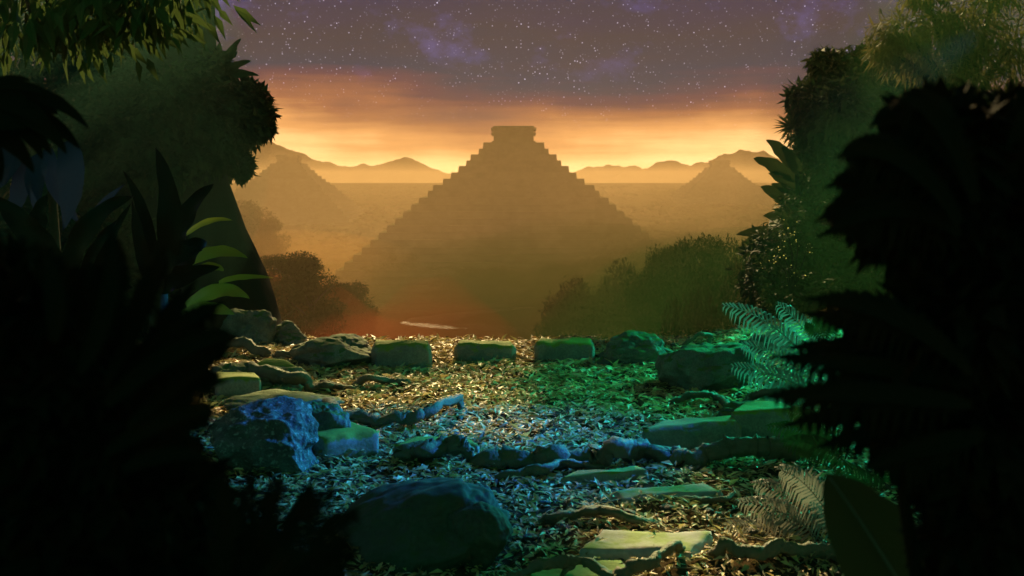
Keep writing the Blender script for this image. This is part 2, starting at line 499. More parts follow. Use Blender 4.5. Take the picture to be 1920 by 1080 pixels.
def ridge(profile, d, depth, seed, ntx=320, nty=30):
    """mountain ridge: crest heights from (column, row) pairs at distance d"""
    px = [p[0] for p in profile]; py = [p[1] for p in profile]
    v, f = [], []
    for j in range(nty):
        tv = j / (nty - 1)
        y = d + (tv - 0.5) * depth
        k = max(0.0, 1 - abs(tv - 0.5) * 2)
        for i in range(ntx):
            q = px[0] + (px[-1] - px[0]) * i / (ntx - 1)
            h = CH - (np.interp(q, px, py) - HZ) / F * d
            x = (q - 960) / F * d
            base = -6.0
            prof = k ** 0.8
            n = 1 + 0.25 * fbm(x * .02 + seed, y * .02, 0, 5) * (1 - k) 
            z = base + (h - base) * prof * n + 8.0 * fbm(x * .022 + seed, y * .022, 3, 8, .8) * k
            v.append((x, y, z))
    for j in range(nty - 1):
        for i in range(ntx - 1):
            a = j * ntx + i; f.append([a, a + 1, a + ntx + 1, a + ntx])
    return v, f

structure('mountains', ridge([(380, 330), (420, 290), (470, 268), (511, 266), (562, 285), (600, 299), (655, 313), (668, 312), (696, 307), (735, 299), (766, 294), (790, 303),
                              (817, 320), (845, 324), (900, 332), (960, 336), (1040, 332), (1085, 320), (1115, 311), (1142, 306), (1175, 311), (1215, 318), (1280, 335), (1330, 350)], 2260, 200, 1.0, 260), M['mount'])
structure('mountains', ridge([(330, 330), (400, 300), (481, 285), (530, 296), (571, 310), (594, 319), (631, 329), (659, 343), (682, 352), (700, 362)], 2080, 120, 4.0), M['mount'])
structure('mountains', ridge([(1060, 350), (1100, 340), (1130, 334), (1165, 328), (1200, 318), (1230, 305), (1250, 300), (1275, 305), (1295, 308), (1330, 302), (1345, 293),
                              (1365, 285), (1395, 280), (1430, 284), (1470, 298), (1540, 300), (1620, 285), (1700, 300)], 2090, 150, 9.0, 160), M['mount'])


# ------------------------------------------------------------------ pyramids
def stepped_profile(levels):
    v, f = [], []
    for (h, z) in levels:
        for (sx, sy) in ((-1, -1), (1, -1), (1, 1), (-1, 1)):
            v.append((sx * h[0] if isinstance(h, tuple) else sx * h, sy * h[1] if isinstance(h, tuple) else sy * h, z))
    n = len(levels)
    for i in range(n - 1):
        for k in range(4):
            k2 = (k + 1) % 4
            f.append([i * 4 + k, i * 4 + k2, (i + 1) * 4 + k2, (i + 1) * 4 + k])
    f.append([3, 2, 1, 0]); f.append([(n - 1) * 4 + k for k in range(4)])
    return v, f

def make_pyramid(loc, label):
    """square stepped pyramid, 60 m tall, with a temple on top"""
    r = empty('stepped_pyramid', (0, 0, 0), label, 'pyramid', 'stepped pyramids in the valley')
    rs = random.Random(5)
    top = 51.0; half = 10.9
    zs = [top]; hs = [half]
    rises = [2.3, 2.1, 2.2, 2.0, 2.3, 2.2, 2.2, 2.0, 2.3, 2.2] + [2.25] * 14
    runs = [1.5, 2.8, 1.5, 2.6, 2.5, 2.6, 3.2, 1.6, 2.8, 2.4] + [2.4] * 14
    levels = []
    z, h = top, half
    tiers = []
    for a, b in zip(rises, runs):
        tiers.append((h, z)); z -= a; h += b
    tiers.append((h, z))
    lv = []
    for (h, z) in reversed(tiers):
        nxt = [t for t in tiers if t[1] < z]
        bottom = nxt[0][1] if nxt else z - 3.5
        lv.append((h + 0.25, bottom)); lv.append((h, z))
    mesh_obj('tiered_base', stepped_profile(lv), M['pyr'], r, smooth=False)
    t = mesh_obj('temple', stepped_profile([((7.35, 6.0), top - 0.02), ((7.15, 5.8), top + 5.6)]), M['pyr'], r, smooth=False)
    mesh_obj('cornice', stepped_profile([((8.1, 6.7), top + 3.0), ((8.1, 6.7), top + 3.9)]), M['pyr'], t, smooth=False)
    mesh_obj('cornice', stepped_profile([((8.25, 6.85), top + 4.75), ((8.25, 6.85), top + 5.61)]), M['pyr'], t, smooth=False)
    mesh_obj('roof', stepped_profile([((7.6, 6.2), top + 5.62), ((7.5, 6.1), top + 6.2), ((4.5, 4.0), top + 6.4)]), M['pyr'], t, smooth=False)
    # a single broad doorway lintel band under the temple and a plinth
    mesh_obj('plinth', stepped_profile([((8.0, 6.6), top + 0.01), ((8.0, 6.6), top + 0.7)]), M['pyr'], t, smooth=False)
    r.location = loc
    return r
PYZ = CH + 106 / F * 365 - 57.4
main_pyr = make_pyramid(((963 - 960) / F * 365, 365, PYZ), 'largest stepped pyramid, rising in the middle of the valley with a flat temple on top')
p2 = copy_tree(main_pyr); p2.location = ((542 - 960) / F * 700, 700, CH + 53 / F * 700 - 57.4)
p2['label'] = 'distant hazy stepped pyramid beside the overhanging leafy tree, below the steep mountain slope'
p3 = copy_tree(main_pyr); p3.location = ((1349 - 960) / F * 840, 840, CH + 43 / F * 840 - 57.4)
p3['label'] = 'faintest and smallest stepped pyramid, in front of the broad humped mountain'

# ------------------------------------------------------------------ valley trees
def make_valley_tree(seed, label, h=1.0):
    g = random.Random(seed)
    r = empty('jungle_tree', (0, 0, 0), label, 'tree', 'trees of the valley forest')
    H = 24.0
    tr = [tube(catmull([(0, 0, -2), (0.3, 0.1, 6), (0.1, -0.3, 13), (0.2, 0, 19)], 5), np.linspace(1.0, 0.35, 16), 8, 0.15, seed)]
    for k in range(6):
        a = k * 1.05 + g.random(); z0 = 9 + 1.6 * k
        tr.append(tube(catmull([(0.1, 0, z0), (2 * math.cos(a), 2 * math.sin(a), z0 + 2.0), (5 * math.cos(a), 5 * math.sin(a), z0 + 4)], 4), np.linspace(0.35, 0.1, 9), 6))
    mesh_obj('trunk', join(*tr), M['trunk'], r)
    bl = []
    for k in range(44):
        a = g.uniform(0, 6.28); rr = 6.3 * math.sqrt(g.random()); z = g.uniform(4, 22)
        m = (1 - ((z - 12) / 12.5) ** 2) ** .5
        s = g.uniform(1.6, 2.8)
        bl.append((rr * m * math.cos(a), rr * m * math.sin(a), z, s * 1.15, s * 1.15, s * 0.85, 330))
    mesh_obj('crown', crown_leaves(bl, 0.62, 1.0, 0.4, 0.55, 0.5, seed), M['vtree'], r, smooth=False)
    return r

VT = [make_valley_tree(31, ''), make_valley_tree(57, ''), make_valley_tree(83, '')]
VTUSED = [0, 0, 0]
def place_vtree(px, top, d, w, label):
    """crown top at row top, crown width w photo pixels, distance d"""
    k = random.randrange(3)
    o = VT[k] if not VTUSED[k] else copy_tree(VT[k])
    VTUSED[k] = 1
    x = (px - 960) / F * d; zt = CH - (top - HZ) / F * d; zb = zv(x, d)
    s = max(0.3, (zt - zb) / 24.5); sw = 1.75 * w / F * d / 15.0
    o.location = (x, d, zb); o.scale = (sw, sw, s); o.rotation_euler = (0, 0, random.uniform(0, 6.28))
    o['label'] = label
RT = 'dark round-topped tree in the forest wall right of the largest pyramid'
for px, top, d, w in [(1212, 452, 150, 70), (1245, 441, 140, 75), (1285, 431, 130, 80), (1325, 437, 120, 70), (1362, 428, 112, 85), (1405, 432, 105, 80), (1440, 428, 100, 80),
                      (1228, 480, 118, 95), (1300, 475, 100, 105), (1375, 470, 90, 110), (1445, 470, 84, 110), (1190, 500, 128, 80), (1255, 530, 88, 110), (1335, 525, 80, 120), (1415, 530, 74, 120)]:
    place_vtree(px + 30, top, d * .48 + 5, w * .85, RT)
for px, top, d, w in [(1165, 478, 104, 120), (1118, 508, 108, 120), (1070, 535, 112, 120), (1140, 560, 95, 130), (1190, 545, 90, 130)]:
    place_vtree(px, top, d, w * .8, 'dim forest tree in the mist between the largest pyramid and the forest wall')
for px, top, d, w in [(508, 478, 150, 70), (548, 470, 140, 85), (585, 500, 130, 70), (500, 520, 120, 90)]:
    place_vtree(px, top, d, w, 'hazy tree in the clump just right of the flared trunk')
for px, top, d, w in [(618, 527, 160, 70), (655, 523, 170, 60), (590, 560, 150, 80), (668, 548, 175, 45)]:
    place_vtree(px, top, d, w, 'dim tree in the lower clump between the flared trunk and the river bend')
for px, top, d, w in [(455, 372, 330, 60), (485, 384, 320, 50), (440, 395, 300, 60), (505, 402, 310, 45)]:
    place_vtree(px, top, d, w, 'small hazy tree at the foot of the distant pyramid beside the overhanging tree')
for px, top, d, w in [(770, 470, 318, 60), (820, 492, 312, 65), (880, 500, 305, 65), (940, 496, 308, 60), (1000, 502, 300, 65), (1060, 492, 308, 65), (1120, 478, 312, 65), (1170, 462, 318, 55),
                      (735, 470, 318, 60), (745, 445, 330, 40), (790, 455, 325, 50), (1185, 440, 330, 45), (1140, 455, 325, 50), (700, 490, 315, 60), (1215, 470, 300, 70), (850, 522, 298, 60), (1030, 524, 296, 60), (1150, 512, 300, 65), (1095, 530, 290, 60)]:
    place_vtree(px, top, d, w, 'dim tree standing before the foot of the largest pyramid')

# distant forest canopy over the far plain: nobody could count it
def far_forest():
    g = np.random.default_rng(3)
    v0, f0 = ico(1)
    vs, fs = [], []; n = 0
    for _ in range(5200):
        y = 400 + 640 * g.random() ** 0.8; x = g.uniform(-0.42, 0.42) * y
        s = g.uniform(1.6, 3.2)
        vs.append(v0 * np.array((s * 1.3, s * 1.3, s * 0.7 * (1 if y < 800 else 0.25))) * (1 + 0.25 * g.normal(size=(len(v0), 1))) + np.array((x, y, zv(x, y))))
        fs.extend([[i + n for i in q] for q in f0]); n += len(v0)
    return np.concatenate(vs), fs
tag(mesh_obj('forest', far_forest(), M['vtree']), 'hazy forest spread over the far plain', 'forest', kind='stuff')


# ------------------------------------------------------------------ clearing: leaf litter
def litter(n, x0, x1, y0, y1, seed, size=(0.08, 0.18)):
    g = np.random.default_rng(seed)
    P, N, D = [], [], []
    xs = g.uniform(x0, x1, n); ys = y0 + (y1 - y0) * g.random(n)
    keep = []
    for x, y in zip(xs, ys):
        if y > y_edge(x) - 0.05: continue
        if abs(x) > 0.75 * y + 0.8 + 0.6 * nz(x * 2, y * 2, 8): continue
        keep.append((x, y, gz(x, y) + abs(g.normal()) * 0.02 + 0.008))
    P = np.array(keep); n = len(P)
    a = g.uniform(0, 6.283, n)
    D = np.stack([np.cos(a), np.sin(a), 0.33 * g.normal(size=n)], 1)
    N = np.stack([0.42 * g.normal(size=n), 0.42 * g.normal(size=n), np.ones(n)], 1)
    L = g.uniform(size[0], size[1], n) * np.clip(P[:, 1] / 11.5, .45, 1.08)
    return kites(P, D, N, L, L * g.uniform(0.2, 0.45, n), 0.22)
tag(mesh_obj('leaf_litter', litter(135000, -8.5, 8.5, 4.2, 17.0, 21), M['litter'], smooth=False), 'dry fallen leaves carpeting the clearing', 'leaf litter', kind='stuff')

def twigs(n, seed):
    g = random.Random(seed); parts = []
    for _ in range(n):
        y = g.uniform(5.5, 15); x = g.uniform(-0.35, 0.42) * y
        a = g.uniform(0, 6.28); L = g.uniform(0.12, 0.45)
        p0 = Vector((x, y, gz(x, y) + 0.015)); p2 = p0 + Vector((math.cos(a) * L, math.sin(a) * L, g.uniform(-.005, .03)))
        p1 = (p0 + p2) / 2 + Vector((g.uniform(-.05, .05), g.uniform(-.05, .05), 0.035))
        parts.append(tube(bez(p0, p1, p2, 5), np.linspace(0.008, 0.003, 5), 4))
    return join(*parts)
tag(mesh_obj('twig_litter', twigs(420, 4), M['bark']), 'thin fallen twigs strewn through the leaf litter', 'twigs', kind='stuff')

# ------------------------------------------------------------------ boulders
def rock_thing(name, label, c, r, seed, mat='rock', cat='boulder', group=None, **kw):
    return tag(mesh_obj(name, boulder(c, r, seed, **kw), M[mat], loc=(c[0], c[1], c[2] - r[2] * .6)), label, cat, group)

def at_ground(px, py): return GP(px, py, 0.0)
def rk(label, px, base, wpx, hpx, seed, mat='rock', dep=0.9, name='boulder', **kw):
    g = at_ground(px, base); d = g.y
    rx = wpx / F * d / 2; h = hpx / F * d
    return rock_thing(name, label, (g.x, d + rx * dep * 0.6, h * 0.36), (rx * 1.08, rx * dep, h * 0.70), seed, mat, **kw)
rk('large rounded boulder with a bright rim at the foot of the flared trunk', 460, 656, 104, 72, 3, 'rock')
rk('smaller boulder leaning against the large rounded one near the drop', 534, 652, 66, 40, 12, 'rock')
rk('blue-lit craggy boulder with streaked bare faces', 485, 892, 215, 128, 6, 'bare', rough=0.12, detail=0.11, tilt=(0, 0.35), facets=14)
rk('rounded mossy boulder standing against the front of a long mossy slab', 603, 848, 88, 86, 8, 'rock', facets=4)
rk('broad low mossy boulder topped with a yellow-lit patch beside the edge block', 622, 692, 142, 52, 15, 'rock', facets=9)
rk('dark low boulder under the yellow-lit tilted slab', 500, 738, 130, 46, 18, 'rock')
rk('long dark boulder behind the blue-lit craggy one', 520, 786, 190, 40, 22, 'rock')
rk('dark mossy hump at the foot of the black ferns on the clearing edge', 430, 742, 110, 50, 27, 'rock')
rk('mossy hump at the right end of the row of edge blocks', 1195, 688, 125, 56, 33, 'rock', dep=0.6)
rk('wide green mound under the thin arched root', 1340, 738, 185, 84, 37, 'rock', dep=0.8)
rk('smooth green-lit boulder behind the pale fern frond', 1450, 690, 120, 60, 41, 'rock')
rk('low rock behind the cut slab at the fern side', 1430, 806, 150, 40, 44, 'rock')
rock_thing('boulder', 'huge smooth dark boulder, the biggest in the clearing', (-0.74, 6.95, -0.03), (0.82, 0.60, 0.36), 52, 'smooth', rough=0.16, facets=9, detail=0.03, tilt=(0.05, -0.34))
rock_thing('boulder', 'rounded dark boulder against the right flank of the huge smooth one', (-0.22, 6.62, 0.12), (0.22, 0.22, 0.22), 55, 'smooth', rough=0.15, facets=4, detail=0.02)
rock_thing('boulder', 'small dark lump perched behind the huge smooth boulder', (-0.24, 7.35, 0.10), (0.11, 0.11, 0.14), 58, 'smooth', rough=0.15, facets=5, detail=0.02)
rk('little blue-tinted rock beside the craggy blue-lit boulder', 588, 858, 46, 24, 61, 'bare')
g_ = random.Random(77)
st0 = None
for px, py, s in [(1180, 978, 14), (960, 905, 12), (1010, 870, 14), (1230, 860, 12), (1295, 700, 8), (1262, 690, 10), (1265, 655, 8), (1120, 1040, 16), (1160, 1052, 14), (1060, 1000, 12),
                  (840, 760, 10), (795, 742, 9), (1150, 735, 9), (1210, 752, 8), (1000, 770, 10), (700, 730, 9), (905, 712, 8), (1250, 965, 14), (1020, 955, 12), (1410, 1000, 14), (990, 1010, 11), (1330, 965, 10)]:
    p = at_ground(px, py); r = s / F * p.y
    if st0 is None:
        o = st0 = tag(mesh_obj('small_stone', boulder((0, 0, 0), (1, 0.85, 0.7), 91, sub=3), M['bare'], loc=(0, 0, 0)), 'small rough stone lying loose in the leaf litter', 'stone', 'small stones in the leaf litter')
    else:
        o = st0.copy(); COL.objects.link(o)
    o.location = (p.x, p.y, gz(p.x, p.y) + r * 0.35); o.scale = (r, r, r * g_.uniform(.7, 1)); o.rotation_euler = (0, 0, g_.uniform(0, 6.28))

# ------------------------------------------------------------------ cut stone blocks and slabs
def sl(label, cs, zt, th, seed, mat='slab', rnd=0.03, name='stone_slab', cat='slab', group='cut stone slabs in the clearing', zn=None, wob=0.014):
    zs = (zt, zt, zn if zn is not None else zt, zn if zn is not None else zt)
    c = [GP(px, py, z) for (px, py), z in zip(cs, zs)]
    m = (c[0] + c[1] + c[2] + c[3]) / 4
    return tag(mesh_obj(name, slab_quad(c, th, seed, rnd=rnd, wob=wob), M[mat], loc=(m.x, m.y, m.z - th)), label, cat, group)
EB = dict(name='stone_block', cat='block', group='row of stone blocks along the edge')
EB['wob'] = 0.03
sl('yellow-lit stone block at the left end of the edge row', [(699, 636), (807, 637), (811, 646), (696, 645)], 0.33, 0.42, 1, rnd=0.06, **EB)
sl('dull green stone block in the middle of the edge row', [(856, 637), (960, 638), (969, 646), (850, 645)], 0.26, 0.36, 2, rnd=0.06, **EB)
sl('teal-topped stone block at the right end of the edge row', [(1008, 633), (1112, 633), (1116, 643), (1000, 642)], 0.28, 0.40, 3, rnd=0.05, **EB)
sl('tilted slab glowing yellow below the two boulders', [(497, 670), (532, 671), (568, 690), (468, 686)], 0.36, 0.22, 4, zn=0.28)
sl('flat yellow-green slab next to the black ferns', [(402, 697), (478, 696), (492, 708), (405, 710)], 0.27, 0.25, 5)
sl('long mossy slab behind the rounded boulder', [(548, 797), (648, 786), (718, 806), (600, 823)], 0.22, 0.26, 6, rnd=0.05)
sl('low teal-topped slab left of the big dark root', [(775, 818), (872, 817), (902, 831), (735, 833)], 0.10, 0.22, 7)
sl('long vivid green slab with a pointed end', [(1245, 785), (1378, 778), (1392, 787), (1198, 804)], 0.24, 0.30, 8, rnd=0.05)
sl('short bright green slab in front of the pale fern', [(1395, 752), (1455, 750), (1505, 766), (1368, 772)], 0.30, 0.30, 9)
sl('dark slab with one blue corner', [(1078, 883), (1195, 874), (1217, 880), (1045, 895)], 0.10, 0.22, 10)
sl('narrow slab with a pale blue end lying across the litter', [(1142, 919), (1322, 902), (1362, 918), (1163, 936)], 0.085, 0.2, 11, 'slab2')
sl('broad flat slab in moss and bare grey, nearest whole one', [(1124, 991), (1340, 994), (1302, 1035), (1080, 1029)], 0.075, 0.2, 12, 'slab2')
sl('yellow-green slab crossed by thick roots at the bottom', [(1008, 1044), (1170, 1048), (1200, 1092), (950, 1086)], 0.06, 0.15, 13, 'slab')

# ------------------------------------------------------------------ roots
def root(label, pts, r0, r1, seed, sides=14, sub=14):
    r0 *= .72; r1 *= .72
    """pts: (column, row, lift above ground)"""
    c = []
    for px, py, l in pts:
        p = GP(px, py, l); c.append((p.x, p.y, gz(p.x, p.y) + l))
    path = catmull(c, sub)
    n = len(path)
    for i in range(n):
        path[i] += np.array((nz(i * .13, seed), nz(i * .13, seed + 9), 0.7 * nz(i * .13, seed + 5))) * r0 * 1.3
    rad = [(r0 + (r1 - r0) * i / (n - 1)) * (1 + 0.35 * nz(i * .12, seed * 2.7) + 0.10 * nz(i * .4, seed * 1.7)) * min(1, .35 + .12 * min(i, n - 1 - i)) for i in range(n)]
    m = c[len(c) // 2]
    return tag(mesh_obj('tree_root', tube(path, rad, sides, 0.45, seed), M['bark'], loc=(m[0], m[1], 0)), label, 'root', 'tree roots crossing the clearing')
root('rim-lit root winding below the two boulders', [(385, 664, .05), (440, 655, .16), (490, 668, .10), (530, 676, .05), (570, 655, .22), (620, 650, .20), (665, 668, .02)], 0.10, 0.05, 1)
root('forked-looking dark root running past the yellow tilted slab', [(395, 715, .05), (470, 700, .2), (530, 710, .2), (590, 720, .12), (640, 726, .05), (720, 712, .12), (775, 728, .0)], 0.13, 0.04, 2)
root('long pale-edged root across the golden litter', [(425, 762, .1), (500, 750, .16), (580, 752, .12), (640, 775, .1), (700, 790, .08), (760, 785, .14), (815, 768, .2), (858, 760, .1), (868, 792, 0)], 0.10, 0.05, 3)
root('knobbly thin root end in the golden litter', [(600, 715, .1), (640, 728, .06), (690, 735, .04), (740, 742, 0)], 0.05, 0.02, 4)
root('broad dark root with a blue tip in front of the low teal-topped slab', [(730, 862, .0), (790, 848, .12), (840, 835, .16), (872, 832, .2), (888, 868, .0)], 0.12, 0.07, 5)
root('thick black root band in the middle of the clearing', [(880, 872, .03), (960, 866, .08), (1040, 862, .1), (1100, 858, .1), (1150, 842, .2), (1200, 838, .14), (1250, 850, .1), (1300, 862, .04)], 0.12, 0.10, 6)
root('mossy root continuing towards the ferns below the vivid green slab', [(1255, 870, .05), (1310, 848, .12), (1380, 838, .16), (1450, 842, .16), (1530, 850, .1)], 0.11, 0.12, 7)
root('slender shiny root near the dark slab', [(930, 905, .02), (1000, 890, .1), (1060, 868, .12), (1110, 872, .08), (1145, 885, .0)], 0.06, 0.03, 8)
root('thin arched root standing over the green mound', [(1280, 652, .1), (1291, 636, .34), (1312, 630, .46), (1330, 640, .36), (1327, 662, .1)], 0.035, 0.03, 9)
root('teal-edged root creeping beside the vivid green slab', [(1250, 760, .05), (1300, 748, .1), (1345, 752, .08), (1375, 768, .1), (1410, 742, .2), (1450, 735, .3), (1500, 740, .2)], 0.05, 0.05, 10)
root('teal-edged root behind the row of blocks and the green mound', [(1150, 642, .2), (1185, 634, .38), (1235, 648, .22), (1270, 664, .05)], 0.05, 0.03, 11)
root('root beside the broad flat slab running off to the ferns', [(1325, 1042, .04), (1370, 1032, .09), (1420, 1040, .07), (1500, 1030, .06), (1580, 1040, .02)], 0.06, 0.05, 12)
root('thick arching root over the bottom slab', [(935, 1090, .02), (990, 1058, .12), (1050, 1046, .16), (1100, 1052, .14), (1150, 1085, .08), (1175, 1100, 0)], 0.045, 0.045, 13)
root('second arching root over the bottom slab, humped', [(1145, 1100, .02), (1180, 1068, .12), (1220, 1056, .14), (1262, 1040, .1), (1290, 1032, .02)], 0.055, 0.035, 14)
root('thin side root slanting down over the bottom slab', [(1082, 1050, .14), (1058, 1066, .1), (1045, 1096, .04)], 0.03, 0.025, 15)
root('dark root in the litter behind the broad flat slab', [(1000, 985, .0), (1060, 968, .07), (1130, 965, .09), (1190, 985, .04), (1240, 982, .0)], 0.06, 0.03, 16)
root('dark root joining the narrow pale-ended slab to the ferns', [(1245, 945, .02), (1310, 938, .05), (1365, 935, .05), (1378, 915, .04)], 0.04, 0.02, 17)

# ------------------------------------------------------------------ left giant tree
def giant_tree():
    d = 21.0
    base = PX(330, 343, d); bx = base.x
    r = empty('giant_tree', (bx, d, 0), 'giant flared-trunk tree with an overhanging leafy crown at the left side', 'tree')
    # trunk with buttresses; right silhouette follows (440,340) (470,430) (500,520) (525,612)
    prof = [(640, 212), (612, 197), (560, 184), (520, 172), (470, 156), (430, 141), (385, 124), (340, 108), (290, 100), (200, 92), (60, 84), (-60, 80)]
    v, f = [], []
    ns = 40
    for py, w in prof:
        z = CH - (py - HZ) / F * d
        R = w / F * d
        for k in range(ns):
            a = 2 * math.pi * k / ns
            bt = 1 + (0.16 * math.cos(5 * a)) * min(1, max(0, (w - 100) / 90))
            if math.cos(a) > 0.9: bt = 1 + 0.16 * min(1, max(0, (w - 100) / 90))
            q = R * bt * (1 + 0.03 * fbm(math.cos(a) * 2, math.sin(a) * 2, z, 3)) / 1.16 if w > 100 else R * (1 + 0.03 * nz(a, z)) / 1.16
            v.append((bx + q * math.cos(a), d + q * math.sin(a) * 0.8, z))
    for i in range(len(prof) - 1):
        for k in range(ns):
            k2 = (k + 1) % ns
            f.append([i * ns + k, i * ns + k2, (i + 1) * ns + k2, (i + 1) * ns + k])
    f.append([(len(prof) - 1) * ns + k for k in range(ns)])
    mesh_obj('trunk', (v, f), M['trunk'], r)
    def B(px, py, dd, w, h, n): 
        p = PX(px, py, dd); return (p.x, p.y, p.z, w / F * dd / 2, w / F * dd / 2, h / F * dd / 2, n)
    bl = [B(330, 130, 24, 110, 100, 900), B(300, 180, 23, 140, 120, 900), B(385, 175, 24, 120, 110, 900), B(430, 205, 23.5, 90, 100, 800),
          B(462, 188, 22.5, 72, 70, 800), B(484, 215, 22.5, 56, 62, 700), B(492, 240, 22.3, 30, 34, 260), B(448, 240, 22, 80, 80, 900), B(428, 290, 22, 60, 60, 600), B(452, 312, 22, 34, 40, 360), B(415, 280, 22, 80, 90, 800),
          B(350, 240, 22, 150, 130, 1100), B(270, 260, 22, 160, 150, 1100), B(380, 300, 21.5, 120, 90, 800), B(215, 170, 24, 160, 150, 1100), B(170, 260, 24, 150, 160, 900),
          B(240, 120, 25, 150, 120, 900), B(270, -70, 21.5, 190, 110, 700), B(360, -90, 21, 170, 120, 700), B(320, -60, 20, 160, 100, 600), B(330, 200, 19.8, 190, 150, 1300), B(300, 290, 19.6, 180, 140, 1200), B(240, 220, 19.8, 180, 180, 1200), B(395, 250, 20, 110, 150, 900), B(370, 130, 21, 120, 90, 800), B(180, 320, 20, 160, 180, 1000), B(310, 320, 22, 150, 110, 900), B(200, 350, 23, 150, 120, 900)]
    mesh_obj('crown', crown_leaves(bl, 0.22, 2.1, 0.4, 0.5, 0.12, 5), M['canopy'], r, smooth=False)
    lb = []
    for (px, py, dd, tx, ty) in [(335, 300, 21, 420, 240), (330, 280, 21, 470, 215), (325, 260, 21, 250, 180), (335, 240, 21, 370, 160), (330, 320, 21, 230, 300)]:
        a = PX(px, py, dd); b = PX(tx, ty, dd + 1.5); m = (a + b) / 2 + Vector((0, 0, .5))
        lb.append(tube(bez(a, m, b, 9), np.linspace(0.28, 0.07, 9), 8, 0.1, px))
    mesh_obj('limb', lb[0], M['trunk'], r)
    for q in lb[1:]: mesh_obj('limb', q, M['trunk'], r)
    return r
giant_tree()

# added shade canopy: unseen crowns placed sunward to shade clearing, trunk rim and foreground
AZ, EL = math.radians(0.5), math.radians(27.0)
SUN = Vector((math.sin(AZ) * math.cos(EL), math.cos(AZ) * math.cos(EL), math.sin(EL)))
def shade_canopy():
    r = empty('added_shade_tree', (-14.0, 44, 0), 'unseen tree added above the left jungle, its boughs placed to shade the clearing', 'tree')
    L = 36.0
    bl = []
    shade = [(-0.7, 7.6, 1.0), (0.75, 12.0, 0.8), (1.0, 14.4, 0.8), (0.9, 10.4, 0.8), (1.4, 11.6, 0.9), (-0.9, 7.2, 1.0), (-1.3, 6.6, 1.2), (-0.5, 8.2, 0.9), (2.9, 7.6, 1.2), (0.7, 8.7, 0.9), (-1.4, 8.6, 0.9), (1.8, 9.0, 1.1), (3.2, 9.5, 1.5), (-2.6, 7.4, 1.3), (2.2, 11.0, 1.2), (3.4, 12.2, 1.6), (1.6, 13.2, 0.9), (2.4, 14.8, 1.2), (3.8, 15.0, 1.6), (5, 11, 1.8), (5, 8, 1.8), (3.6, 6.4, 1.2), (-3.6, 8.2, 1.2), (-1.4, 5.4, 0.9)]
    for x, y, s in shade:
        p = Vector((x, y, 0)) + SUN * L
        bl.append((p.x, p.y, p.z, s, s * 0.8, s * 0.55, int(330 * s * s)))
    for x, y, z in [(-0.42, 6.7, .45), (-0.2, 6.6, .2), (-0.7, 6.9, .4)]:
        p = Vector((x, y, z)) + SUN * L
        bl.append((p.x, p.y, p.z, 0.75, 0.6, 0.45, 260))
    for z in (0.8, 2.0, 3.2, 4.4):
        p = Vector((-5.3, 21.5, z)) + SUN * 26
        bl.append((p.x, p.y, p.z, 1.5, 1.0, 0.9, 500))
    for x, y, z, s in [(-1.2, 2, 1.5, 1.3), (-0.5, 2.2, 1.2, 1.2), (0.9, 2.2, 1.4, 1.3), (1.6, 2.4, 2.2, 1.3), (-1.0, 2.4, 2.6, 1.1), (1.2, 3.6, 0.8, 1.2), (-1.0, 3.8, 0.6, 1.3)]:
        p = Vector((x, y, z)) + SUN * 26
        bl.append((p.x, p.y, p.z, s, s * 0.8, s * 0.55, int(330 * s * s)))
    mesh_obj('crown', crown_leaves(bl, 0.34, 1.0, 0.5, 0.5, 0.2, 15), M['canopy'], r, smooth=False)
    tr = [tube(catmull([(-14, 44, -2), (-14.3, 44, 6), (-13.6, 44, 13), (-12, 44, 17)], 5), np.linspace(0.7, 0.3, 16), 10, 0.1, 3)]
    for b in bl[::2]:
        tr.append(tube(bez((-12.5, 44, 15.5), ((b[0] - 12.5) / 2, (b[1] + 44) / 2, b[2] + 2.0), (b[0], b[1], b[2]), 10), np.linspace(0.2, 0.04, 10), 6))
    mesh_obj('trunk', join(*tr), M['trunk'], r)
shade_canopy()

# bromeliad tuft on the crown
def rosette(name, label, cat, c, tips, width, mat, normal=(0, -1, .4), lift=0.35, group=None, part='leaf'):
    r = empty(name, c, label, cat, group)
    for i, t in enumerate(tips):
        c2 = Vector(c); t = Vector(t); m = (c2 + t) / 2 + Vector((0, 0, lift * (t - c2).length * 0.5))
        mesh_obj(part, strap(c2, m, t, width if not isinstance(width, (list, tuple)) else width[i], normal, seed=i * 1.7, wprof=0.6, wave=0.03), M[mat], r)
    return r
cc = PX(408, 150, 21.2)
rosette('bromeliad', 'broad-bladed bromeliad sprouting from the top of the giant tree crown', 'plant', cc,
        [PX(380, 64, 21.2), PX(364, 82, 21), PX(412, 78, 21.2), PX(452, 72, 21.2), PX(446, 90, 21), PX(472, 114, 21.2), PX(486, 142, 21.2), PX(352, 108, 21), PX(430, 98, 21), PX(398, 86, 21.3)], 0.25, 'canopy')

# left undergrowth behind the plants: dark shrubs on the hillside
def shrub(name, label, blobs, leaf, mat, seed, base, group=None, droop=0.6, cat='shrub', aspect=0.42, stem_r=0.05, density=1.0):
    r = empty(name, base, label, cat, group)
    mesh_obj('crown' if cat == 'tree' else 'foliage', crown_leaves(blobs, leaf, density, droop, aspect, 0.35, seed), M[mat], r, smooth=False)
    st = []
    for b in blobs[:8]:
        m = (Vector(base) + Vector(b[:3])) / 2 + Vector((0, 0, .1))
        st.append(tube(bez(base, m, b[:3], 8), np.linspace(stem_r, stem_r * .3, 8), 6))
    mesh_obj('trunk' if cat == 'tree' else 'stem', join(*st), M['trunk'], r)
    return r
def BL(px, py, d, w, h, n):
    p = PX(px, py, d); return (p.x, p.y, p.z, w / F * d / 2, w / F * d / 2, h / F * d / 2, n)
def gbase(px, d):
    x = (px - 960) / F * d
    return Vector((x, d, gz(x, d) - 0.05))
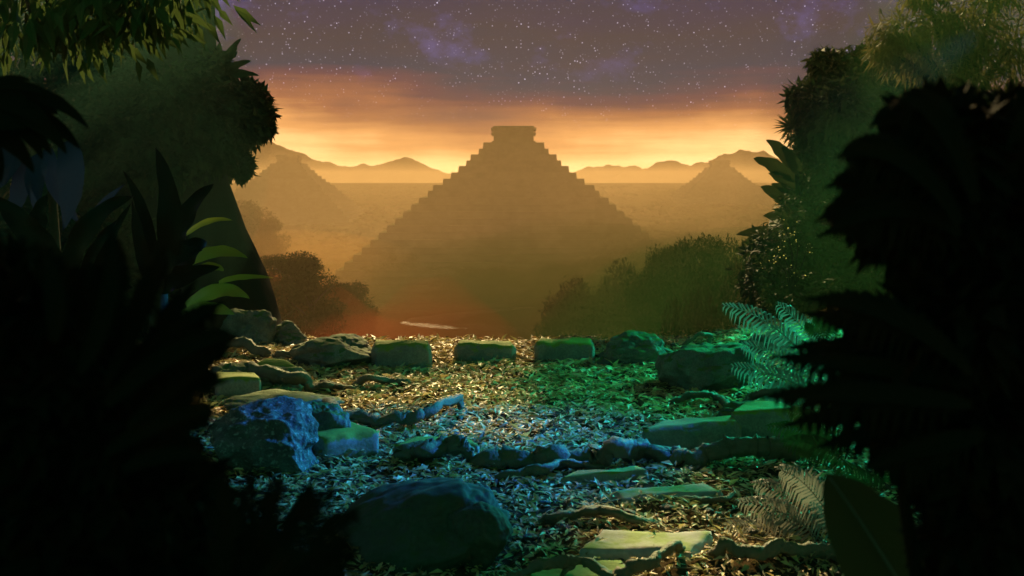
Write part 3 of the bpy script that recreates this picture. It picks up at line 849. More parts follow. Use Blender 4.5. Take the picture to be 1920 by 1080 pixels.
shrub('shrub', 'dark shrub filling the hollow left of the flared trunk', [BL(120, 420, 17, 200, 160, 900), BL(220, 470, 16, 180, 150, 900), BL(60, 520, 16, 200, 200, 900), BL(180, 560, 15, 200, 160, 900), BL(300, 560, 15, 120, 120, 500)], 0.24, 'canopy', 61, gbase(170, 16))
tree_left = [BL(40, 120, 27, 220, 160, 900), BL(110, 180, 26, 200, 180, 1000), BL(20, 240, 26, 240, 200, 1000), BL(130, 280, 25, 200, 200, 1000), BL(50, 350, 25, 240, 200, 1000), BL(160, 380, 24, 180, 160, 800), BL(100, 440, 23, 260, 140, 900), BL(190, 140, 27, 120, 120, 600), BL(220, 60, 28, 160, 120, 700), BL(80, 50, 28, 220, 120, 800), BL(300, 60, 28, 90, 70, 350)]
shrub('jungle_tree', 'shadowy tree on the hillside under the hanging green bough', tree_left, 0.28, 'canopy', 62, gbase(60, 26), cat='tree', density=1.3, stem_r=.22)

# hanging bough, top left
def hanging_bough():
    base = PX(-260, 200, 9); base.z = 0
    r = empty('leafy_tree', base, 'green-leaved tree with a drooping bough across the upper left corner', 'tree')
    tr = [tube(catmull([(base.x, base.y, -.2), (base.x + .1, base.y, 2.5), (base.x + .3, base.y + .2, 4.6), (base.x + .9, base.y + .3, 5.4)], 5), np.linspace(0.26, 0.12, 16), 10, .1, 4)]
    a = Vector((base.x + .9, base.y + .3, 5.4))
    P = []; D = []; N = []; Ls = []
    g = np.random.default_rng(8)
    for (px, py, dd) in [(30, -20, 9), (90, 10, 9.2), (150, 20, 9), (205, 15, 9.3), (260, 10, 9), (310, 0, 9.2), (350, -25, 9), (60, 40, 8.8), (130, 60, 9.4), (235, 40, 9.6), (180, -20, 9), (290, -30, 9.3), (10, 60, 9.5)]:
        b = PX(px, py, dd)
        tr.append(tube(bez(a, (a + b) / 2 + Vector((0, 0, .45)), b, 8), np.linspace(0.06, 0.012, 8), 6))
        n = 46
        off = g.normal(size=(n, 3)) * np.array((.17, .22, .13))
        P.append(np.array(b) + off)
        D.append(np.stack([off[:, 0] * 2.0 + .12 * g.normal(size=n), off[:, 1] * 1.2, -0.65 + 0.3 * g.normal(size=n)], 1))
        N.append(np.stack([.5 * g.normal(size=n), -.7 + .3 * g.normal(size=n), .6 + .3 * g.normal(size=n)], 1))
        Ls.append(g.uniform(.2, .36, n))
    P, D, N, Ls = map(np.concatenate, (P, D, N, Ls))
    mesh_obj('trunk', join(*tr), M['trunk'], r)
    mesh_obj('crown', kites(P, D, N, Ls, Ls * .30, .2), M['bough'], r, smooth=False)
hanging_bough()

# ------------------------------------------------------------------ right side: outcrop and trees
oc = (11.2, 25.0, -0.3)
tag(mesh_obj('rock_outcrop', boulder(oc, (5.1, 4.0, 3.5), 19, rough=0.10, facets=5, detail=0.02), M['outcrop'], loc=(10.3, 25, -2)), 'dark mossy rock outcrop under the right-hand jungle trees', 'outcrop')
def tree_from_blobs(name, label, base, blobs, leaf, mat, seed, aspect=0.42, droop=.8, shell=.45, trunk_r=0.35, density=1.0):
    r = empty(name, base, label, 'tree')
    b0 = Vector(base)
    top = Vector((sum(b[0] for b in blobs) / len(blobs), sum(b[1] for b in blobs) / len(blobs), max(b[2] for b in blobs) - 0.5))
    tr = [tube(bez(b0, Vector((b0.x, b0.y, (b0.z + top.z) / 2)), top, 12), np.linspace(trunk_r, trunk_r * .3, 12), 10, .1, seed)]
    for b in blobs:
        s = b0.lerp(top, .6); e = Vector(b[:3])
        tr.append(tube(bez(s, (s + e) / 2 + Vector((0, 0, .5)), e, 8), np.linspace(trunk_r * .35, .03, 8), 6))
    mesh_obj('trunk', join(*tr), M['trunk'], r)
    mesh_obj('crown', crown_leaves(blobs, leaf, density, droop, aspect, shell, seed), M[mat], r, smooth=False)
    return r
tree_from_blobs('jungle_tree', 'bulky dark tree with knobbly crown above the rock outcrop', gbase(1620, 27),
                [BL(1545, 120, 27, 56, 50, 400), BL(1560, 150, 27, 80, 80, 700), BL(1600, 125, 27, 100, 70, 800), BL(1650, 120, 27, 110, 90, 900), BL(1510, 185, 26, 64, 56, 500), BL(1540, 205, 26, 110, 100, 900),
                 BL(1610, 200, 27, 160, 140, 1200), BL(1530, 250, 26, 100, 100, 800), BL(1560, 300, 26, 130, 120, 1000), BL(1640, 290, 27, 170, 150, 1200), BL(1530, 340, 26, 110, 100, 800), BL(1600, 390, 25, 170, 120, 1000),
                 BL(1700, 180, 28, 150, 160, 1000), BL(1720, 330, 27, 170, 200, 1200), BL(1570, 420, 23, 150, 120, 1000), BL(1640, 430, 22, 160, 140, 1000), BL(1580, 230, 25, 150, 160, 1200), BL(1660, 220, 26, 150, 160, 1000), BL(1590, 340, 24, 150, 140, 1200), BL(1520, 300, 25.5, 70, 90, 600)], 0.27, 'canopy', 71, shell=.12, density=1.7)
tree_from_blobs('feathery_tree', 'hazy brownish feathery tree at the upper right corner', gbase(1850, 20),
                [BL(1690, 60, 20, 120, 80, 700), BL(1760, 40, 20, 140, 110, 800), BL(1830, 60, 20, 150, 120, 800), BL(1900, 90, 20, 150, 140, 800), BL(1800, 130, 20, 180, 90, 800), BL(1720, 110, 20.5, 140, 80, 700), BL(1660, 95, 20.5, 70, 50, 300),
                 BL(1870, -20, 20, 160, 100, 600), BL(1730, -15, 20, 100, 60, 300), BL(1880, 190, 20, 150, 120, 800)], 0.30, 'feather', 72, aspect=0.14, droop=1.0, shell=.1)
# pandanus tuft
cc = PX(1484, 238, 25.5)
tips = []
gg = random.Random(5)
for k in range(30):
    a = math.radians(60 + 200 * k / 29 + gg.uniform(-6, 6)); L = gg.uniform(24, 38)
    tips.append(PX(1484 + L * math.cos(a), 238 - L * math.sin(a) * .95, 25.5 + gg.uniform(-.3, .3)))
rosette('spiky_plant', 'spiky narrow-leaved tuft jutting from the right-hand trees', 'plant', cc, tips, 0.045, 'canopy', lift=0.1)
# banana leaves
cc = PX(1500, 395, 24)
r_ = empty('banana_plant', (cc.x, 24, 0.0), 'banana plant with ragged leaves reaching left from the rock outcrop', 'plant')
for i, (b, t, w) in enumerate([((1492, 318), (1437, 262), 30), ((1490, 338), (1412, 297), 30), ((1494, 358), (1440, 325), 26), ((1502, 378), (1446, 345), 22), ((1512, 402), (1425, 350), 36), ((1480, 440), (1380, 440), 24), ((1500, 330), (1465, 275), 26), ((1515, 420), (1430, 405), 28)]):
    p0 = PX(*b, 24); p2 = PX(*t, 23.8); m = (p0 + p2) / 2 + Vector((0, 0, .12))
    mesh_obj('leaf', strap(p0, m, p2, w / F * 24, (0.1, -1, .3), seed=i, wprof=.85, wave=.06), M['canopy'], r_)
mesh_obj('stem', tube(catmull([(cc.x + .1, 24, -.1), (cc.x + .15, 24, 1.2), PX(1498, 390, 24), PX(1494, 320, 24)], 5), np.linspace(.14, .05, 16), 8), M['trunk'], r_)
# shrubs on outcrop
shrub('shrub', 'dark green shrub draping over the rock outcrop', [BL(1500, 440, 21, 130, 90, 700), BL(1560, 480, 20.5, 150, 120, 900), BL(1470, 520, 20, 110, 90, 600), BL(1540, 560, 19, 150, 110, 900), BL(1620, 520, 20, 150, 150, 900), BL(1440, 470, 21.2, 90, 80, 600), BL(1420, 540, 20.5, 80, 110, 600), BL(1470, 590, 19, 120, 90, 700), BL(1560, 420, 22, 140, 110, 800), BL(1500, 390, 22, 90, 60, 500)], 0.18, 'canopy', 63, gbase(1560, 19.5))
def blossoms():
    base = gbase(1480, 19.0)
    r = empty('flowering_shrub', base, 'wispy shrub dotted with tiny pale yellow blossoms before the outcrop', 'shrub')
    st = []; g = np.random.default_rng(4); P = []
    for (px, py) in [(1468, 425), (1474, 450), (1455, 480), (1440, 492), (1490, 440), (1500, 520), (1482, 512), (1462, 470), (1510, 470)]:
        e = PX(px, py, 18.8)
        st.append(tube(bez(base, (base + e) / 2 + Vector((.2, 0, .4)), e, 8), np.linspace(.02, .005, 8), 5))
        P.append(np.array(e) + g.normal(size=(7, 3)) * .09)
    P = np.concatenate(P); n = len(P)
    mesh_obj('stem', join(*st), M['trunk'], r)
    mesh_obj('blossom', kites(P, g.normal(size=(n, 3)), g.normal(size=(n, 3)), g.uniform(.02, .045, n), g.uniform(.015, .03, n)), M['blossom'], r)
blossoms()

# ------------------------------------------------------------------ left plants
def plant(name, label, base, leaves, mat, d, cat='plant', normal=(0, -1, .35), group=None, fold=.25, wave=.08):
    r = empty(name, base, label, cat, group)
    for i, (b, m, t, w) in enumerate(leaves):
        dd = d + 0.12 * ((i * 7) % 5 - 2)
        mesh_obj('leaf', strap(PX(*b, dd), PX(*m, dd - .1), PX(*t, dd), w / F * d, normal, seed=i * 1.3, fold=fold, wave=wave, wprof=.75), M[mat], r)
    return r
b_ = gbase(300, 8)
pl = plant('strap_leaf_plant', 'strap-leaved plant with tall wavy upright blades among the left ferns', b_, [
    ((300, 520), (345, 400), (291, 276), 46), ((290, 520), (285, 400), (231, 320), 24), ((318, 500), (330, 400), (401, 344), 44), ((285, 540), (262, 460), (248, 375), 26), ((310, 520), (340, 470), (388, 452), 60),
    ((280, 540), (300, 470), (380, 470), 50), ((300, 540), (320, 520), (412, 500), 44)], 'strap', 8.0)
mesh_obj('stem', tube(catmull([tuple(b_), PX(298, 650, 8), PX(300, 520, 8)], 6), np.linspace(.12, .06, 13), 8), M['trunk'], pl)
b_ = gbase(140, 7)
pl = plant('strap_leaf_plant', 'strap-leaved plant with one long arching blade behind the black ferns', b_, [
    ((120, 540), (150, 395), (250, 368), 44), ((150, 520), (190, 440), (222, 412), 22), ((170, 560), (190, 470), (246, 380), 24), ((130, 540), (60, 420), (-20, 365), 50), ((70, 470), (60, 420), (88, 364), 44), ((100, 560), (160, 520), (250, 540), 40)], 'strap', 7.0)
mesh_obj('stem', tube(catmull([tuple(b_), PX(138, 700, 7), PX(130, 540, 7)], 6), np.linspace(.12, .06, 13), 8), M['trunk'], pl)
b_ = gbase(340, 10.5)
pl = plant('broad_leaf_plant', 'broad-leaved plant whose glowing green leaves cross the flared trunk', b_, [
    ((350, 440), (390, 405), (436, 413), 15), ((345, 500), (410, 455), (464, 484), 30), ((410, 530), (450, 515), (513, 521), 14), ((350, 575), (420, 525), (468, 560), 34), ((350, 520), (400, 490), (420, 508), 24), ((340, 590), (400, 570), (440, 590), 30)], 'lit', 10.5, normal=(0, -.75, .65), wave=.03)
mesh_obj('stem', tube(catmull([tuple(b_), PX(345, 590, 10.5), PX(350, 500, 10.5), PX(352, 440, 10.5)], 6), np.linspace(.06, .02, 19), 8), M['trunk'], pl)
for b, t in [((348, 560), (410, 530)), ((350, 540), (350, 575))]:
    mesh_obj('stalk', tube(bez(PX(*b, 10.5), PX((b[0] + t[0]) / 2, (b[1] + t[1]) / 2 - 8, 10.5), PX(*t, 10.5), 7), .012, 6), M['trunk'], pl)
b_ = gbase(120, 9)
pl = plant('broad_leaf_plant', 'plant with wide hanging leaves coloured as if blue-lit at the far left', b_, [
    ((125, 265), (150, 340), (118, 432), 50), ((90, 280), (95, 350), (150, 420), 34), ((60, 300), (40, 350), (20, 420), 44), ((160, 440), (180, 385), (235, 345), 18), ((30, 270), (10, 320), (-20, 360), 60), ((80, 290), (60, 330), (70, 400), 40)], 'blue', 9.0, wave=.03)
mesh_obj('stem', tube(catmull([tuple(b_), PX(110, 600, 9), PX(100, 400, 9.2), PX(90, 270, 9.1)], 6), np.linspace(.07, .03, 19), 8), M['trunk'], pl)

# ------------------------------------------------------------------ ferns on the right
def fern(label, base, fr, d, ll, lw, mat='fern', nl=26, droop=.5, normal=(0, -1, .5), rach=.006, name='fern', group=None, cat='fern', sweep=.5):
    r = empty(name, base, label, cat, group)
    for i, (b, m, t) in enumerate(fr):
        dd = d + .06 * ((i * 5) % 7 - 3)
        mesh_obj('frond', frond(PX(*b, dd), PX(*m, dd), PX(*t, dd), nl, ll / F * d, lw / F * d, normal, rach, droop, i * 3 + 1, sweep=sweep), M[mat], r)
    return r
fern('pale fern with long arching fronds over the green clearing side', gbase(1560, 11), [
    ((1560, 740), (1470, 590), (1356, 572)), ((1570, 740), (1530, 620), (1458, 570)), ((1560, 750), (1480, 660), (1392, 645)), ((1560, 760), (1480, 700), (1372, 686)), ((1570, 760), (1510, 640), (1430, 612)), ((1580, 750), (1560, 650), (1520, 600)), ((1560, 770), (1500, 720), (1430, 735))],
    11.0, 48, 4.5, 'palefern', nl=24, droop=.8, rach=.012)
fern('greyish fern bending over the nearest litter beside the big broad leaf', gbase(1600, 7), [
    ((1610, 1090), (1540, 900), (1465, 882)), ((1600, 1090), (1520, 930), (1415, 905)), ((1600, 1100), (1500, 980), (1360, 985)), ((1600, 1100), (1520, 950), (1385, 940)), ((1590, 1110), (1500, 1020), (1400, 1010)), ((1620, 1100), (1580, 960), (1500, 890)),
    ((1590, 1120), (1520, 1060), (1400, 1075)), ((1640, 1100), (1600, 990), (1560, 930))], 7.0, 54, 5, nl=30, droop=.7, rach=.006)
fern('dim small-leaved fern on the bank under the black palm', gbase(1640, 8), [
    ((1700, 1000), (1650, 900), (1560, 870)), ((1710, 1000), (1680, 900), (1640, 850)), ((1720, 1000), (1720, 920), (1690, 870)), ((1690, 1010), (1630, 940), (1590, 900)), ((1730, 1010), (1700, 940), (1660, 910)), ((1600, 860), (1540, 800), (1440, 800)), ((1600, 850), (1540, 790), (1480, 770)), ((1600, 880), (1540, 820), (1470, 830))],
    8.0, 40, 6, 'bough', nl=24, droop=.6)
fern('tiny vivid green fern between the pale fern and the black palm', gbase(1545, 10.2), [((1545, 640), (1535, 605), (1528, 592)), ((1545, 640), (1545, 605), (1548, 590)), ((1545, 640), (1560, 610), (1572, 600)), ((1545, 640), (1520, 615), (1510, 608))], 10.2, 14, 5, 'bough', nl=12)

# ------------------------------------------------------------------ black foreground foliage
def black_plant(name, label, base, fr, d, ll, lw, blobs=None, leaf=.12, seed=1, mat='black', nl=17, aspect=.3, droop=.9, sweep=1.3, stems=True):
    r = empty(name, base, label, 'plant')
    for i, (b, m, t) in enumerate(fr):
        dd = d + .05 * ((i * 5) % 7 - 3)
        mesh_obj('frond', frond(PX(*b, dd), PX(*m, dd), PX(*t, dd), nl, ll / F * d, lw / F * d, (0, -1, .4), .006, droop, i * 3 + seed, sweep=sweep, start=.05), M[mat], r)
        if blobs:
            tt = (t[0] + (t[0] - m[0]) * .26, t[1] + (t[1] - m[1]) * .26)
            mesh_obj('leaf', strap(PX(*b, dd - .02), PX(*m, dd - .04), PX(*tt, dd - .02), 34 / F * d, (0, -1, .3), seed=i + seed, wprof=.8, wave=.02), M[mat], r)
    if blobs:
        core = [(b[0], b[1], b[2], b[3] * .72, b[4] * .72, b[5] * .72, b[6]) for b in blobs]
        mesh_obj('foliage', crown_leaves(core, leaf, 2.6, .6, .45, .0, seed), M[mat], r, smooth=False)
    st = []
    for b in ([bb[:3] for bb in blobs] if blobs else [tuple(PX(*f[0], d)) for f in fr[:3]]):
        st.append(tube(bez(base, (Vector(base) + Vector(b)) / 2, b, 8), np.linspace(.03, .012, 8), 6))
    mesh_obj('stem', join(*st), M[mat], r)
    return r
lb = Vector((-0.95, 1.7, gz(-.95, 1.7)))
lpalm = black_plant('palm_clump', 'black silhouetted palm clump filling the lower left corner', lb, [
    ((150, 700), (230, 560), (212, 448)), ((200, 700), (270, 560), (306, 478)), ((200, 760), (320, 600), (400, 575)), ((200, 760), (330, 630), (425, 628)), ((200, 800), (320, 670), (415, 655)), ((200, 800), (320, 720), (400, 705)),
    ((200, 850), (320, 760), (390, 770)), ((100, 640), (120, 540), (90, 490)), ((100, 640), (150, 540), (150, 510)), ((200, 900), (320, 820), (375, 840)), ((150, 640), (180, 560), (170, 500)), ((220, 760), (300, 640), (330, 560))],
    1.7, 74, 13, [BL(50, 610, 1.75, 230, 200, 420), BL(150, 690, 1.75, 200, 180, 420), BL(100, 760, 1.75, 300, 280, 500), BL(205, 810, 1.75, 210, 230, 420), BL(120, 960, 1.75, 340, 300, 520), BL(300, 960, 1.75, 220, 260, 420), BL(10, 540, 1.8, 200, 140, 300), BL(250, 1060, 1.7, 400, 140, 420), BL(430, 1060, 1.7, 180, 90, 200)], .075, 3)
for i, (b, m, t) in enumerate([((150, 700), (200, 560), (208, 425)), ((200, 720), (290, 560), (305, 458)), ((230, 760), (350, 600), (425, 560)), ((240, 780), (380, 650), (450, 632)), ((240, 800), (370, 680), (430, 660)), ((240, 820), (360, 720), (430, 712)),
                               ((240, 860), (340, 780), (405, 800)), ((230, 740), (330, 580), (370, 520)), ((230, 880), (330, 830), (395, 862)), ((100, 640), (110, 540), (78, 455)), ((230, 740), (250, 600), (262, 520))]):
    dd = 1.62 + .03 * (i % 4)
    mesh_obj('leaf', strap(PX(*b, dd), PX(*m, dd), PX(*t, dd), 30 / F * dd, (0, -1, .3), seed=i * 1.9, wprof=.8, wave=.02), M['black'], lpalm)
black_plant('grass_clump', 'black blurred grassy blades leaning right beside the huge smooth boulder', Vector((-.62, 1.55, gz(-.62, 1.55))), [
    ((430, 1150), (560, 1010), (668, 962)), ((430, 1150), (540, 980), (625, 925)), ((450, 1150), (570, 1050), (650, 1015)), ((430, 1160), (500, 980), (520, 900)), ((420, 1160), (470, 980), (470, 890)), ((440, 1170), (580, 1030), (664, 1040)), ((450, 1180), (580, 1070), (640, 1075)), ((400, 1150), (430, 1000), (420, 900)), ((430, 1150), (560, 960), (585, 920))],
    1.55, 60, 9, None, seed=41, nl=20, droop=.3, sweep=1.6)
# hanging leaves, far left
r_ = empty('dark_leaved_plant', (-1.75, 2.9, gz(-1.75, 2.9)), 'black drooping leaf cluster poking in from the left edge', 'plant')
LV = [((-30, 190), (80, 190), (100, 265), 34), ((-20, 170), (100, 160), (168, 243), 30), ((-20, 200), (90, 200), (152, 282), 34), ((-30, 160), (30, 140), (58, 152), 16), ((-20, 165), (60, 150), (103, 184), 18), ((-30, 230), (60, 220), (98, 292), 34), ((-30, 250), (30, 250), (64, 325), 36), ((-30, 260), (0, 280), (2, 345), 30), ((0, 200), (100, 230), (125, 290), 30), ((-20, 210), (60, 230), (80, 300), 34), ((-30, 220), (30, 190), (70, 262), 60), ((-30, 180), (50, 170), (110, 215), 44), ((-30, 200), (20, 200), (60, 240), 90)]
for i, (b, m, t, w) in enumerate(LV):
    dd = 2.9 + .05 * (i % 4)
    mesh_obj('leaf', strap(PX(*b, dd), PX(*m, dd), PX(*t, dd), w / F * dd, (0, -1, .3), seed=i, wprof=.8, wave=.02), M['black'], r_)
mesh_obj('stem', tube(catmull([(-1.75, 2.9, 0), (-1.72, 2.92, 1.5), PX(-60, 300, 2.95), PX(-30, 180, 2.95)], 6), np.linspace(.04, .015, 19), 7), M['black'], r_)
rb = Vector((1.1, 2.0, gz(1.1, 2.0)))
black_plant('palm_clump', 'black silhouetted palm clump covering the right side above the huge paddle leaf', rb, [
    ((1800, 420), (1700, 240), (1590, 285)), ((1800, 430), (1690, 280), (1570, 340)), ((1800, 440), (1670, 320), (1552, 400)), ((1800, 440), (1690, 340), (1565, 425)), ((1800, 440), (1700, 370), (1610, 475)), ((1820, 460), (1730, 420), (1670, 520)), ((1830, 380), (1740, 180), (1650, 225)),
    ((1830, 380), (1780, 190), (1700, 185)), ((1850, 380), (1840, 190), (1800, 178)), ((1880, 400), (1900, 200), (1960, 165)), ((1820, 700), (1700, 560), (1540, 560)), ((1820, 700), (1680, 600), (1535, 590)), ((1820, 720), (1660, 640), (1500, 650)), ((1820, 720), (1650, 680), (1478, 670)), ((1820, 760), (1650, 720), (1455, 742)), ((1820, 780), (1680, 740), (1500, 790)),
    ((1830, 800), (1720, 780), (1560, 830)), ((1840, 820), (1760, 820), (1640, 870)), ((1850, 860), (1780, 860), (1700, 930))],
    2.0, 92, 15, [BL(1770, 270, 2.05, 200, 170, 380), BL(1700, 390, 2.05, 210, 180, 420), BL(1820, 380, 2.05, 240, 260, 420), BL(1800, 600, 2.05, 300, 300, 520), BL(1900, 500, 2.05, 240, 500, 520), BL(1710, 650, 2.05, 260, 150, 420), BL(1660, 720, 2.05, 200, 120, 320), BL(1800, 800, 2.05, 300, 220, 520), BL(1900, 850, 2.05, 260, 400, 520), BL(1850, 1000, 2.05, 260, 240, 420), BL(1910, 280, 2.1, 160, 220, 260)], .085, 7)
bb = Vector((0.98, 2.5, gz(.98, 2.5)))
r_ = empty('broad_leaf_plant', bb, 'dark brownish plant with one huge paddle leaf in the lower right', 'plant')
mesh_obj('leaf', strap(PX(1745, 1190, 2.5), PX(1640, 1010, 2.5), PX(1548, 888, 2.55), 165 / F * 2.5, (-.1, -1, .25), seed=2, wprof=.95, wave=.02, fold=.12, n=30), M['brown'], r_)
mesh_obj('midrib', tube(bez(PX(1745, 1190, 2.49), PX(1640, 1010, 2.485), PX(1556, 896, 2.535), 16), np.linspace(.006, .002, 16), 6), M['fern'], r_)
mesh_obj('leaf', strap(PX(1800, 1200, 2.6), PX(1790, 1050, 2.6), PX(1725, 985, 2.65), 100 / F * 2.5, (.2, -1, .25), seed=5, wprof=.95, wave=.02, fold=.12, n=30), M['brown'], r_)
mesh_obj('stem', tube(catmull([tuple(bb), PX(1800, 1400, 2.5), PX(1745, 1190, 2.5)], 6), np.linspace(.03, .015, 13), 7), M['brown'], r_)

# ------------------------------------------------------------------ air
def box(x0, x1, y0, y1, z0, z1):
    v = [(x0, y0, z0), (x1, y0, z0), (x1, y1, z0), (x0, y1, z0), (x0, y0, z1), (x1, y0, z1), (x1, y1, z1), (x0, y1, z1)]
    return v, [[3, 2, 1, 0], [4, 5, 6, 7], [0, 1, 5, 4], [1, 2, 6, 5], [2, 3, 7, 6], [3, 0, 4, 7]]
HAZE_D, HAZE_C, HAZE_G = 0.00036, (0.88, 0.60, 0.34), 0.32
tag(mesh_obj('haze', box(-760, 760, -40, 2000, -44, 25.5), mat_volume('valley_haze', HAZE_C, HAZE_D, HAZE_G), smooth=False), 'golden haze lying over the whole valley', 'haze', kind='stuff')
def mist(label, c, r, col, dens, g=.2, rough=0.0):
    v, f = ico(4)
    w_ = v.copy()
    if rough:
        for i, p in enumerate(v):
            w_[i] = p * (1 + rough * fbm(p[0] * 1.6 + c[0], p[1] * 1.6 + c[1], p[2] * 1.6, 3))
    tag(mesh_obj('mist', (w_ * np.array(r) + np.array(c), f), mat_volume('mist_' + label.split()[0], col, dens, g), loc=c), label, 'mist', 'mist banks in the valley', 'stuff')
OL = (0.040, 0.050, 0.012)  # dark mist colour stands in for shade on the low valley air
for c, r, dn in [((18, 105, -36), (34, 52, 33), .012), ((58, 110, -36), (40, 50, 35), .012), ((4, 145, -38), (42, 50, 30), .010), ((44, 160, -38), (60, 50, 32), .010), ((27, 70, -36), (22, 30, 34), .012),
              ((20, 185, -44), (95, 75, 44), .0035), ((8, 200, -44), (60, 50, 32), .005), ((50, 215, -44), (70, 55, 38), .005), ((30, 120, -40), (80, 70, 41), .0035)]:
    mist('dark olive mist added as shade over the valley before the largest pyramid', c, r, OL, dn, rough=.3)
for c, r in [((-14, 100, -38), (26, 45, 27)), ((-34, 140, -38), (36, 55, 26)), ((0, 170, -40), (44, 50, 20))]:
    mist('reddish mist over the river bend', c, r, (0.33, 0.064, 0.028), 0.0090, rough=.22)
mist('golden mist wrapped around the largest pyramid', (0, 272, -38), (230, 62, 62), (0.88, 0.56, 0.30), 0.0013, .3)
mist('orange mist bank in the hollow left of the largest pyramid', (-72, 305, -38), (62, 80, 26), (0.75, 0.34, 0.06), 0.0022)
mist('murky mist hanging under the crown of the giant tree', (-9.6, 14.8, 3.0), (5.9, 4.4, 5.0), (0.11, 0.27, 0.18), 0.050)
mist('glowing green mist in front of the rock outcrop', (10.0, 17.8, 2.2), (5.9, 4.0, 4.8), (0.05, 0.21, 0.06), 0.036)
mist('dark green mist on the slope between the clearing edge and the forest wall', (11.5, 46, -9), (12, 13, 9.5), (0.014, 0.075, 0.016), 0.030)

# ------------------------------------------------------------------ sun, lamps, sky
sd = bpy.data.lights.new('sun', 'SUN'); sd.energy = 5.0; sd.angle = math.radians(0.5); sd.color = (1.0, 0.74, 0.34)
so = bpy.data.objects.new('sun', sd); COL.objects.link(so)
so.rotation_euler = (-SUN).to_track_quat('-Z', 'Y').to_euler(); so.location = SUN * 50

def lamp(name, typ, loc, target, col, power, size=.3, spot=60, blend=.5):
    d = bpy.data.lights.new(name, typ); d.energy = power; d.color = col; d.shadow_soft_size = size
    if typ == 'SPOT': d.spot_size = math.radians(spot); d.spot_blend = blend
    o = bpy.data.objects.new(name, d); COL.objects.link(o); o.location = loc
    if target is not None: o.rotation_euler = (Vector(target) - Vector(loc)).to_track_quat('-Z', 'Y').to_euler()
lamp('blue_lamp', 'SPOT', (5.6, 11.8, 4.3), (-1.4, 8.5, 0.1), (0.03, 0.24, 1.0), 3700, .12, 34, .7)
lamp('green_lamp', 'SPOT', (6.2, 15.4, 3.4), (3.3, 11.6, 0.2), (0.02, 0.88, 0.50), 2100, .25, 78, 1.0)
lamp('violet_lamp', 'POINT', (-7.2, 9.0, 3.4), None, (0.42, 0.12, 1.0), 22, .3)

w = bpy.data.worlds.new('World'); scene.world = w; w.use_nodes = True
t = NT(w.node_tree)
dirv = t.add('ShaderNodeTexCoord').outputs['Generated']
sp = t.add('ShaderNodeSeparateXYZ', {0: dirv}); dx, dy, dz = sp.outputs
# streaky cloud warp of the elevation
mp = t.add('ShaderNodeMapping', {'Vector': dirv, 'Scale': (2.2, 2.2, 34.0)}).outputs[0]
n1 = t.noise(mp, 1.3, 6, 0.55)
mp2 = t.add('ShaderNodeMapping', {'Vector': dirv, 'Scale': (5, 5, 7)}).outputs[0]
n2 = t.noise(mp2, 1.0, 5, 0.5)
e = t.math('ADD', dz, t.math('MULTIPLY', t.math('SUBTRACT', n1, 0.5), 0.075))
e = t.math('ADD', e, t.math('MULTIPLY', t.math('SUBTRACT', n2, 0.5), 0.085))
ef = t.math('MULTIPLY', e, 4.0, True)
sky = t.ramp(ef, [(0.0, (1.75, 1.12, 0.50)), (0.09, (1.42, 0.80, 0.31)), (0.18, (0.82, 0.36, 0.11)), (0.26, (0.36, 0.125, 0.055)), (0.35, (0.10, 0.035, 0.055)),
                   (0.44, (0.014, 0.030, 0.066)), (0.60, (0.036, 0.030, 0.044)), (0.75, (0.036, 0.027, 0.068)), (1.0, (0.018, 0.016, 0.052))])
# stars
def stars(scale, rad, thr, seed):
    m_ = t.add('ShaderNodeMapping', {'Vector': dirv, 'Location': (seed, seed * .7, 0), 'Scale': (scale,) * 3}).outputs[0]
    vo = t.add('ShaderNodeTexVoronoi', {'Vector': m_, 'Scale': 1.0}); vo.feature = 'F1'
    rc = t.add('ShaderNodeSeparateXYZ', {0: vo.outputs['Color']})
    on = t.math('GREATER_THAN', rc.outputs[0], thr)
    s = t.math('SUBTRACT', 1.0, t.math('DIVIDE', vo.outputs['Distance'], rad), True)
    return t.math('MULTIPLY', t.math('MULTIPLY', s, on), t.math('POWER', rc.outputs[1], 3.0))
dens = t.ramp(t.noise(t.add('ShaderNodeMapping', {'Vector': dirv, 'Location': (3, 1, 2), 'Scale': (5, 5, 9)}).outputs[0], 1.0, 4, .6), [(0.35, (0.25,) * 3), (0.65, (1.0,) * 3)])
s1 = stars(330, 0.27, 0.25, 3.0); s2 = stars(140, 0.115, 0.25, 11.0)
st = t.math('ADD', t.math('MULTIPLY', s1, 1.6), t.math('MULTIPLY', s2, 3.6))
up = t.ramp(t.math('MULTIPLY', dz, 4.0, True), [(0.17, (0, 0, 0)), (0.46, (1, 1, 1))])
st = t.math('MULTIPLY', t.math('MULTIPLY', st, dens), up)
stc = t.mix(st, (0, 0, 0), (0.75, 0.72, 1.0)); stc.node.clamp_factor = False
sky = t.mix(1.0, sky, stc, 'ADD')
nb = t.noise(t.add('ShaderNodeMapping', {'Vector': dirv, 'Location': (2, 9, 1), 'Scale': (10, 10, 15)}).outputs[0], 1.0, 6, .68)
nbf = t.math('MULTIPLY', t.ramp(nb, [(0.54, (0, 0, 0)), (0.74, (1, 1, 1))]), t.ramp(t.math('MULTIPLY', dz, 4.0, True), [(0.30, (0, 0, 0)), (0.55, (1, 1, 1))]))
sky = t.mix(1.0, sky, t.mix(nbf, (0, 0, 0), (0.05, 0.045, 0.20)), 'ADD')
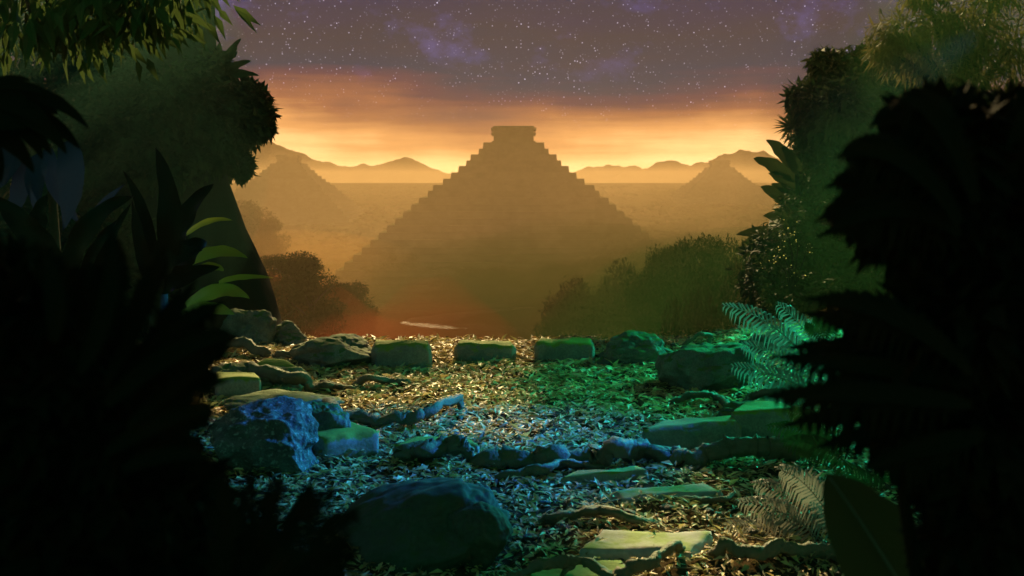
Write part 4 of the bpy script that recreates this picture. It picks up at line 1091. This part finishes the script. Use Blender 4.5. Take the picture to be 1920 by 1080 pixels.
# rear half: dim green night glow
fr = t.ramp(t.math('MULTIPLY_ADD', dy, 0.5), [(0.0, (0, 0, 0)), (1.0, (1, 1, 1))]) if False else None
fy = t.add('ShaderNodeMapRange', {'Value': dy, 'From Min': -0.15, 'From Max': 0.65, 'To Min': 0.0, 'To Max': 1.0}).outputs[0]
rear = t.ramp(t.math('ADD', t.math('MULTIPLY', dz, 0.5), 0.5), [(0.45, (0.01, 0.02, 0.01)), (0.52, (0.030, 0.32, 0.14)), (0.75, (0.016, 0.15, 0.085)), (1.0, (0.015, 0.03, 0.05))])
col = t.mix(fy, rear, sky)
bg = t.add('ShaderNodeBackground', {'Color': col, 'Strength': 0.55})
nish = t.add('ShaderNodeTexSky'); nish.sky_type = 'NISHITA'; nish.sun_disc = False; nish.sun_elevation = EL; nish.sun_rotation = AZ
bg2 = t.add('ShaderNodeBackground', {'Color': nish.outputs[0], 'Strength': 0.0005})
ad = t.add('ShaderNodeAddShader', {0: bg.outputs[0], 1: bg2.outputs[0]})
t.l.new(ad.outputs[0], t.add('ShaderNodeOutputWorld').inputs[0])

# ------------------------------------------------------------------ camera
cd = bpy.data.cameras.new('camera'); cam = bpy.data.objects.new('camera', cd); COL.objects.link(cam)
cam.location = (0, 0, CH); cam.rotation_euler = (math.radians(90), 0, 0)
cd.sensor_width = 36; cd.lens = 36 * F / 1920; cd.shift_y = -(540 - HZ) / 1920
cd.clip_start = 0.05; cd.clip_end = 6000
cd.dof.use_dof = True; cd.dof.focus_distance = 13.0; cd.dof.aperture_fstop = 2.6
scene.camera = cam

for o in _EMPTIES:
    if '_o' in o: del o['_o']
for o in scene.objects:
    if '_o' in o: del o['_o']
scene.render.engine = 'CYCLES'
scene.cycles.use_denoising = True
scene.cycles.max_bounces = 6; scene.cycles.diffuse_bounces = 2; scene.cycles.glossy_bounces = 2; scene.cycles.transmission_bounces = 2
scene.cycles.volume_bounces = 0; scene.cycles.transparent_max_bounces = 6
scene.cycles.sample_clamp_indirect = 4.0
vs_ = scene.view_settings
vs_.view_transform = 'Standard'; vs_.look = 'None'; vs_.exposure = 0.85; vs_.gamma = 1.0; vs_.use_curve_mapping = False
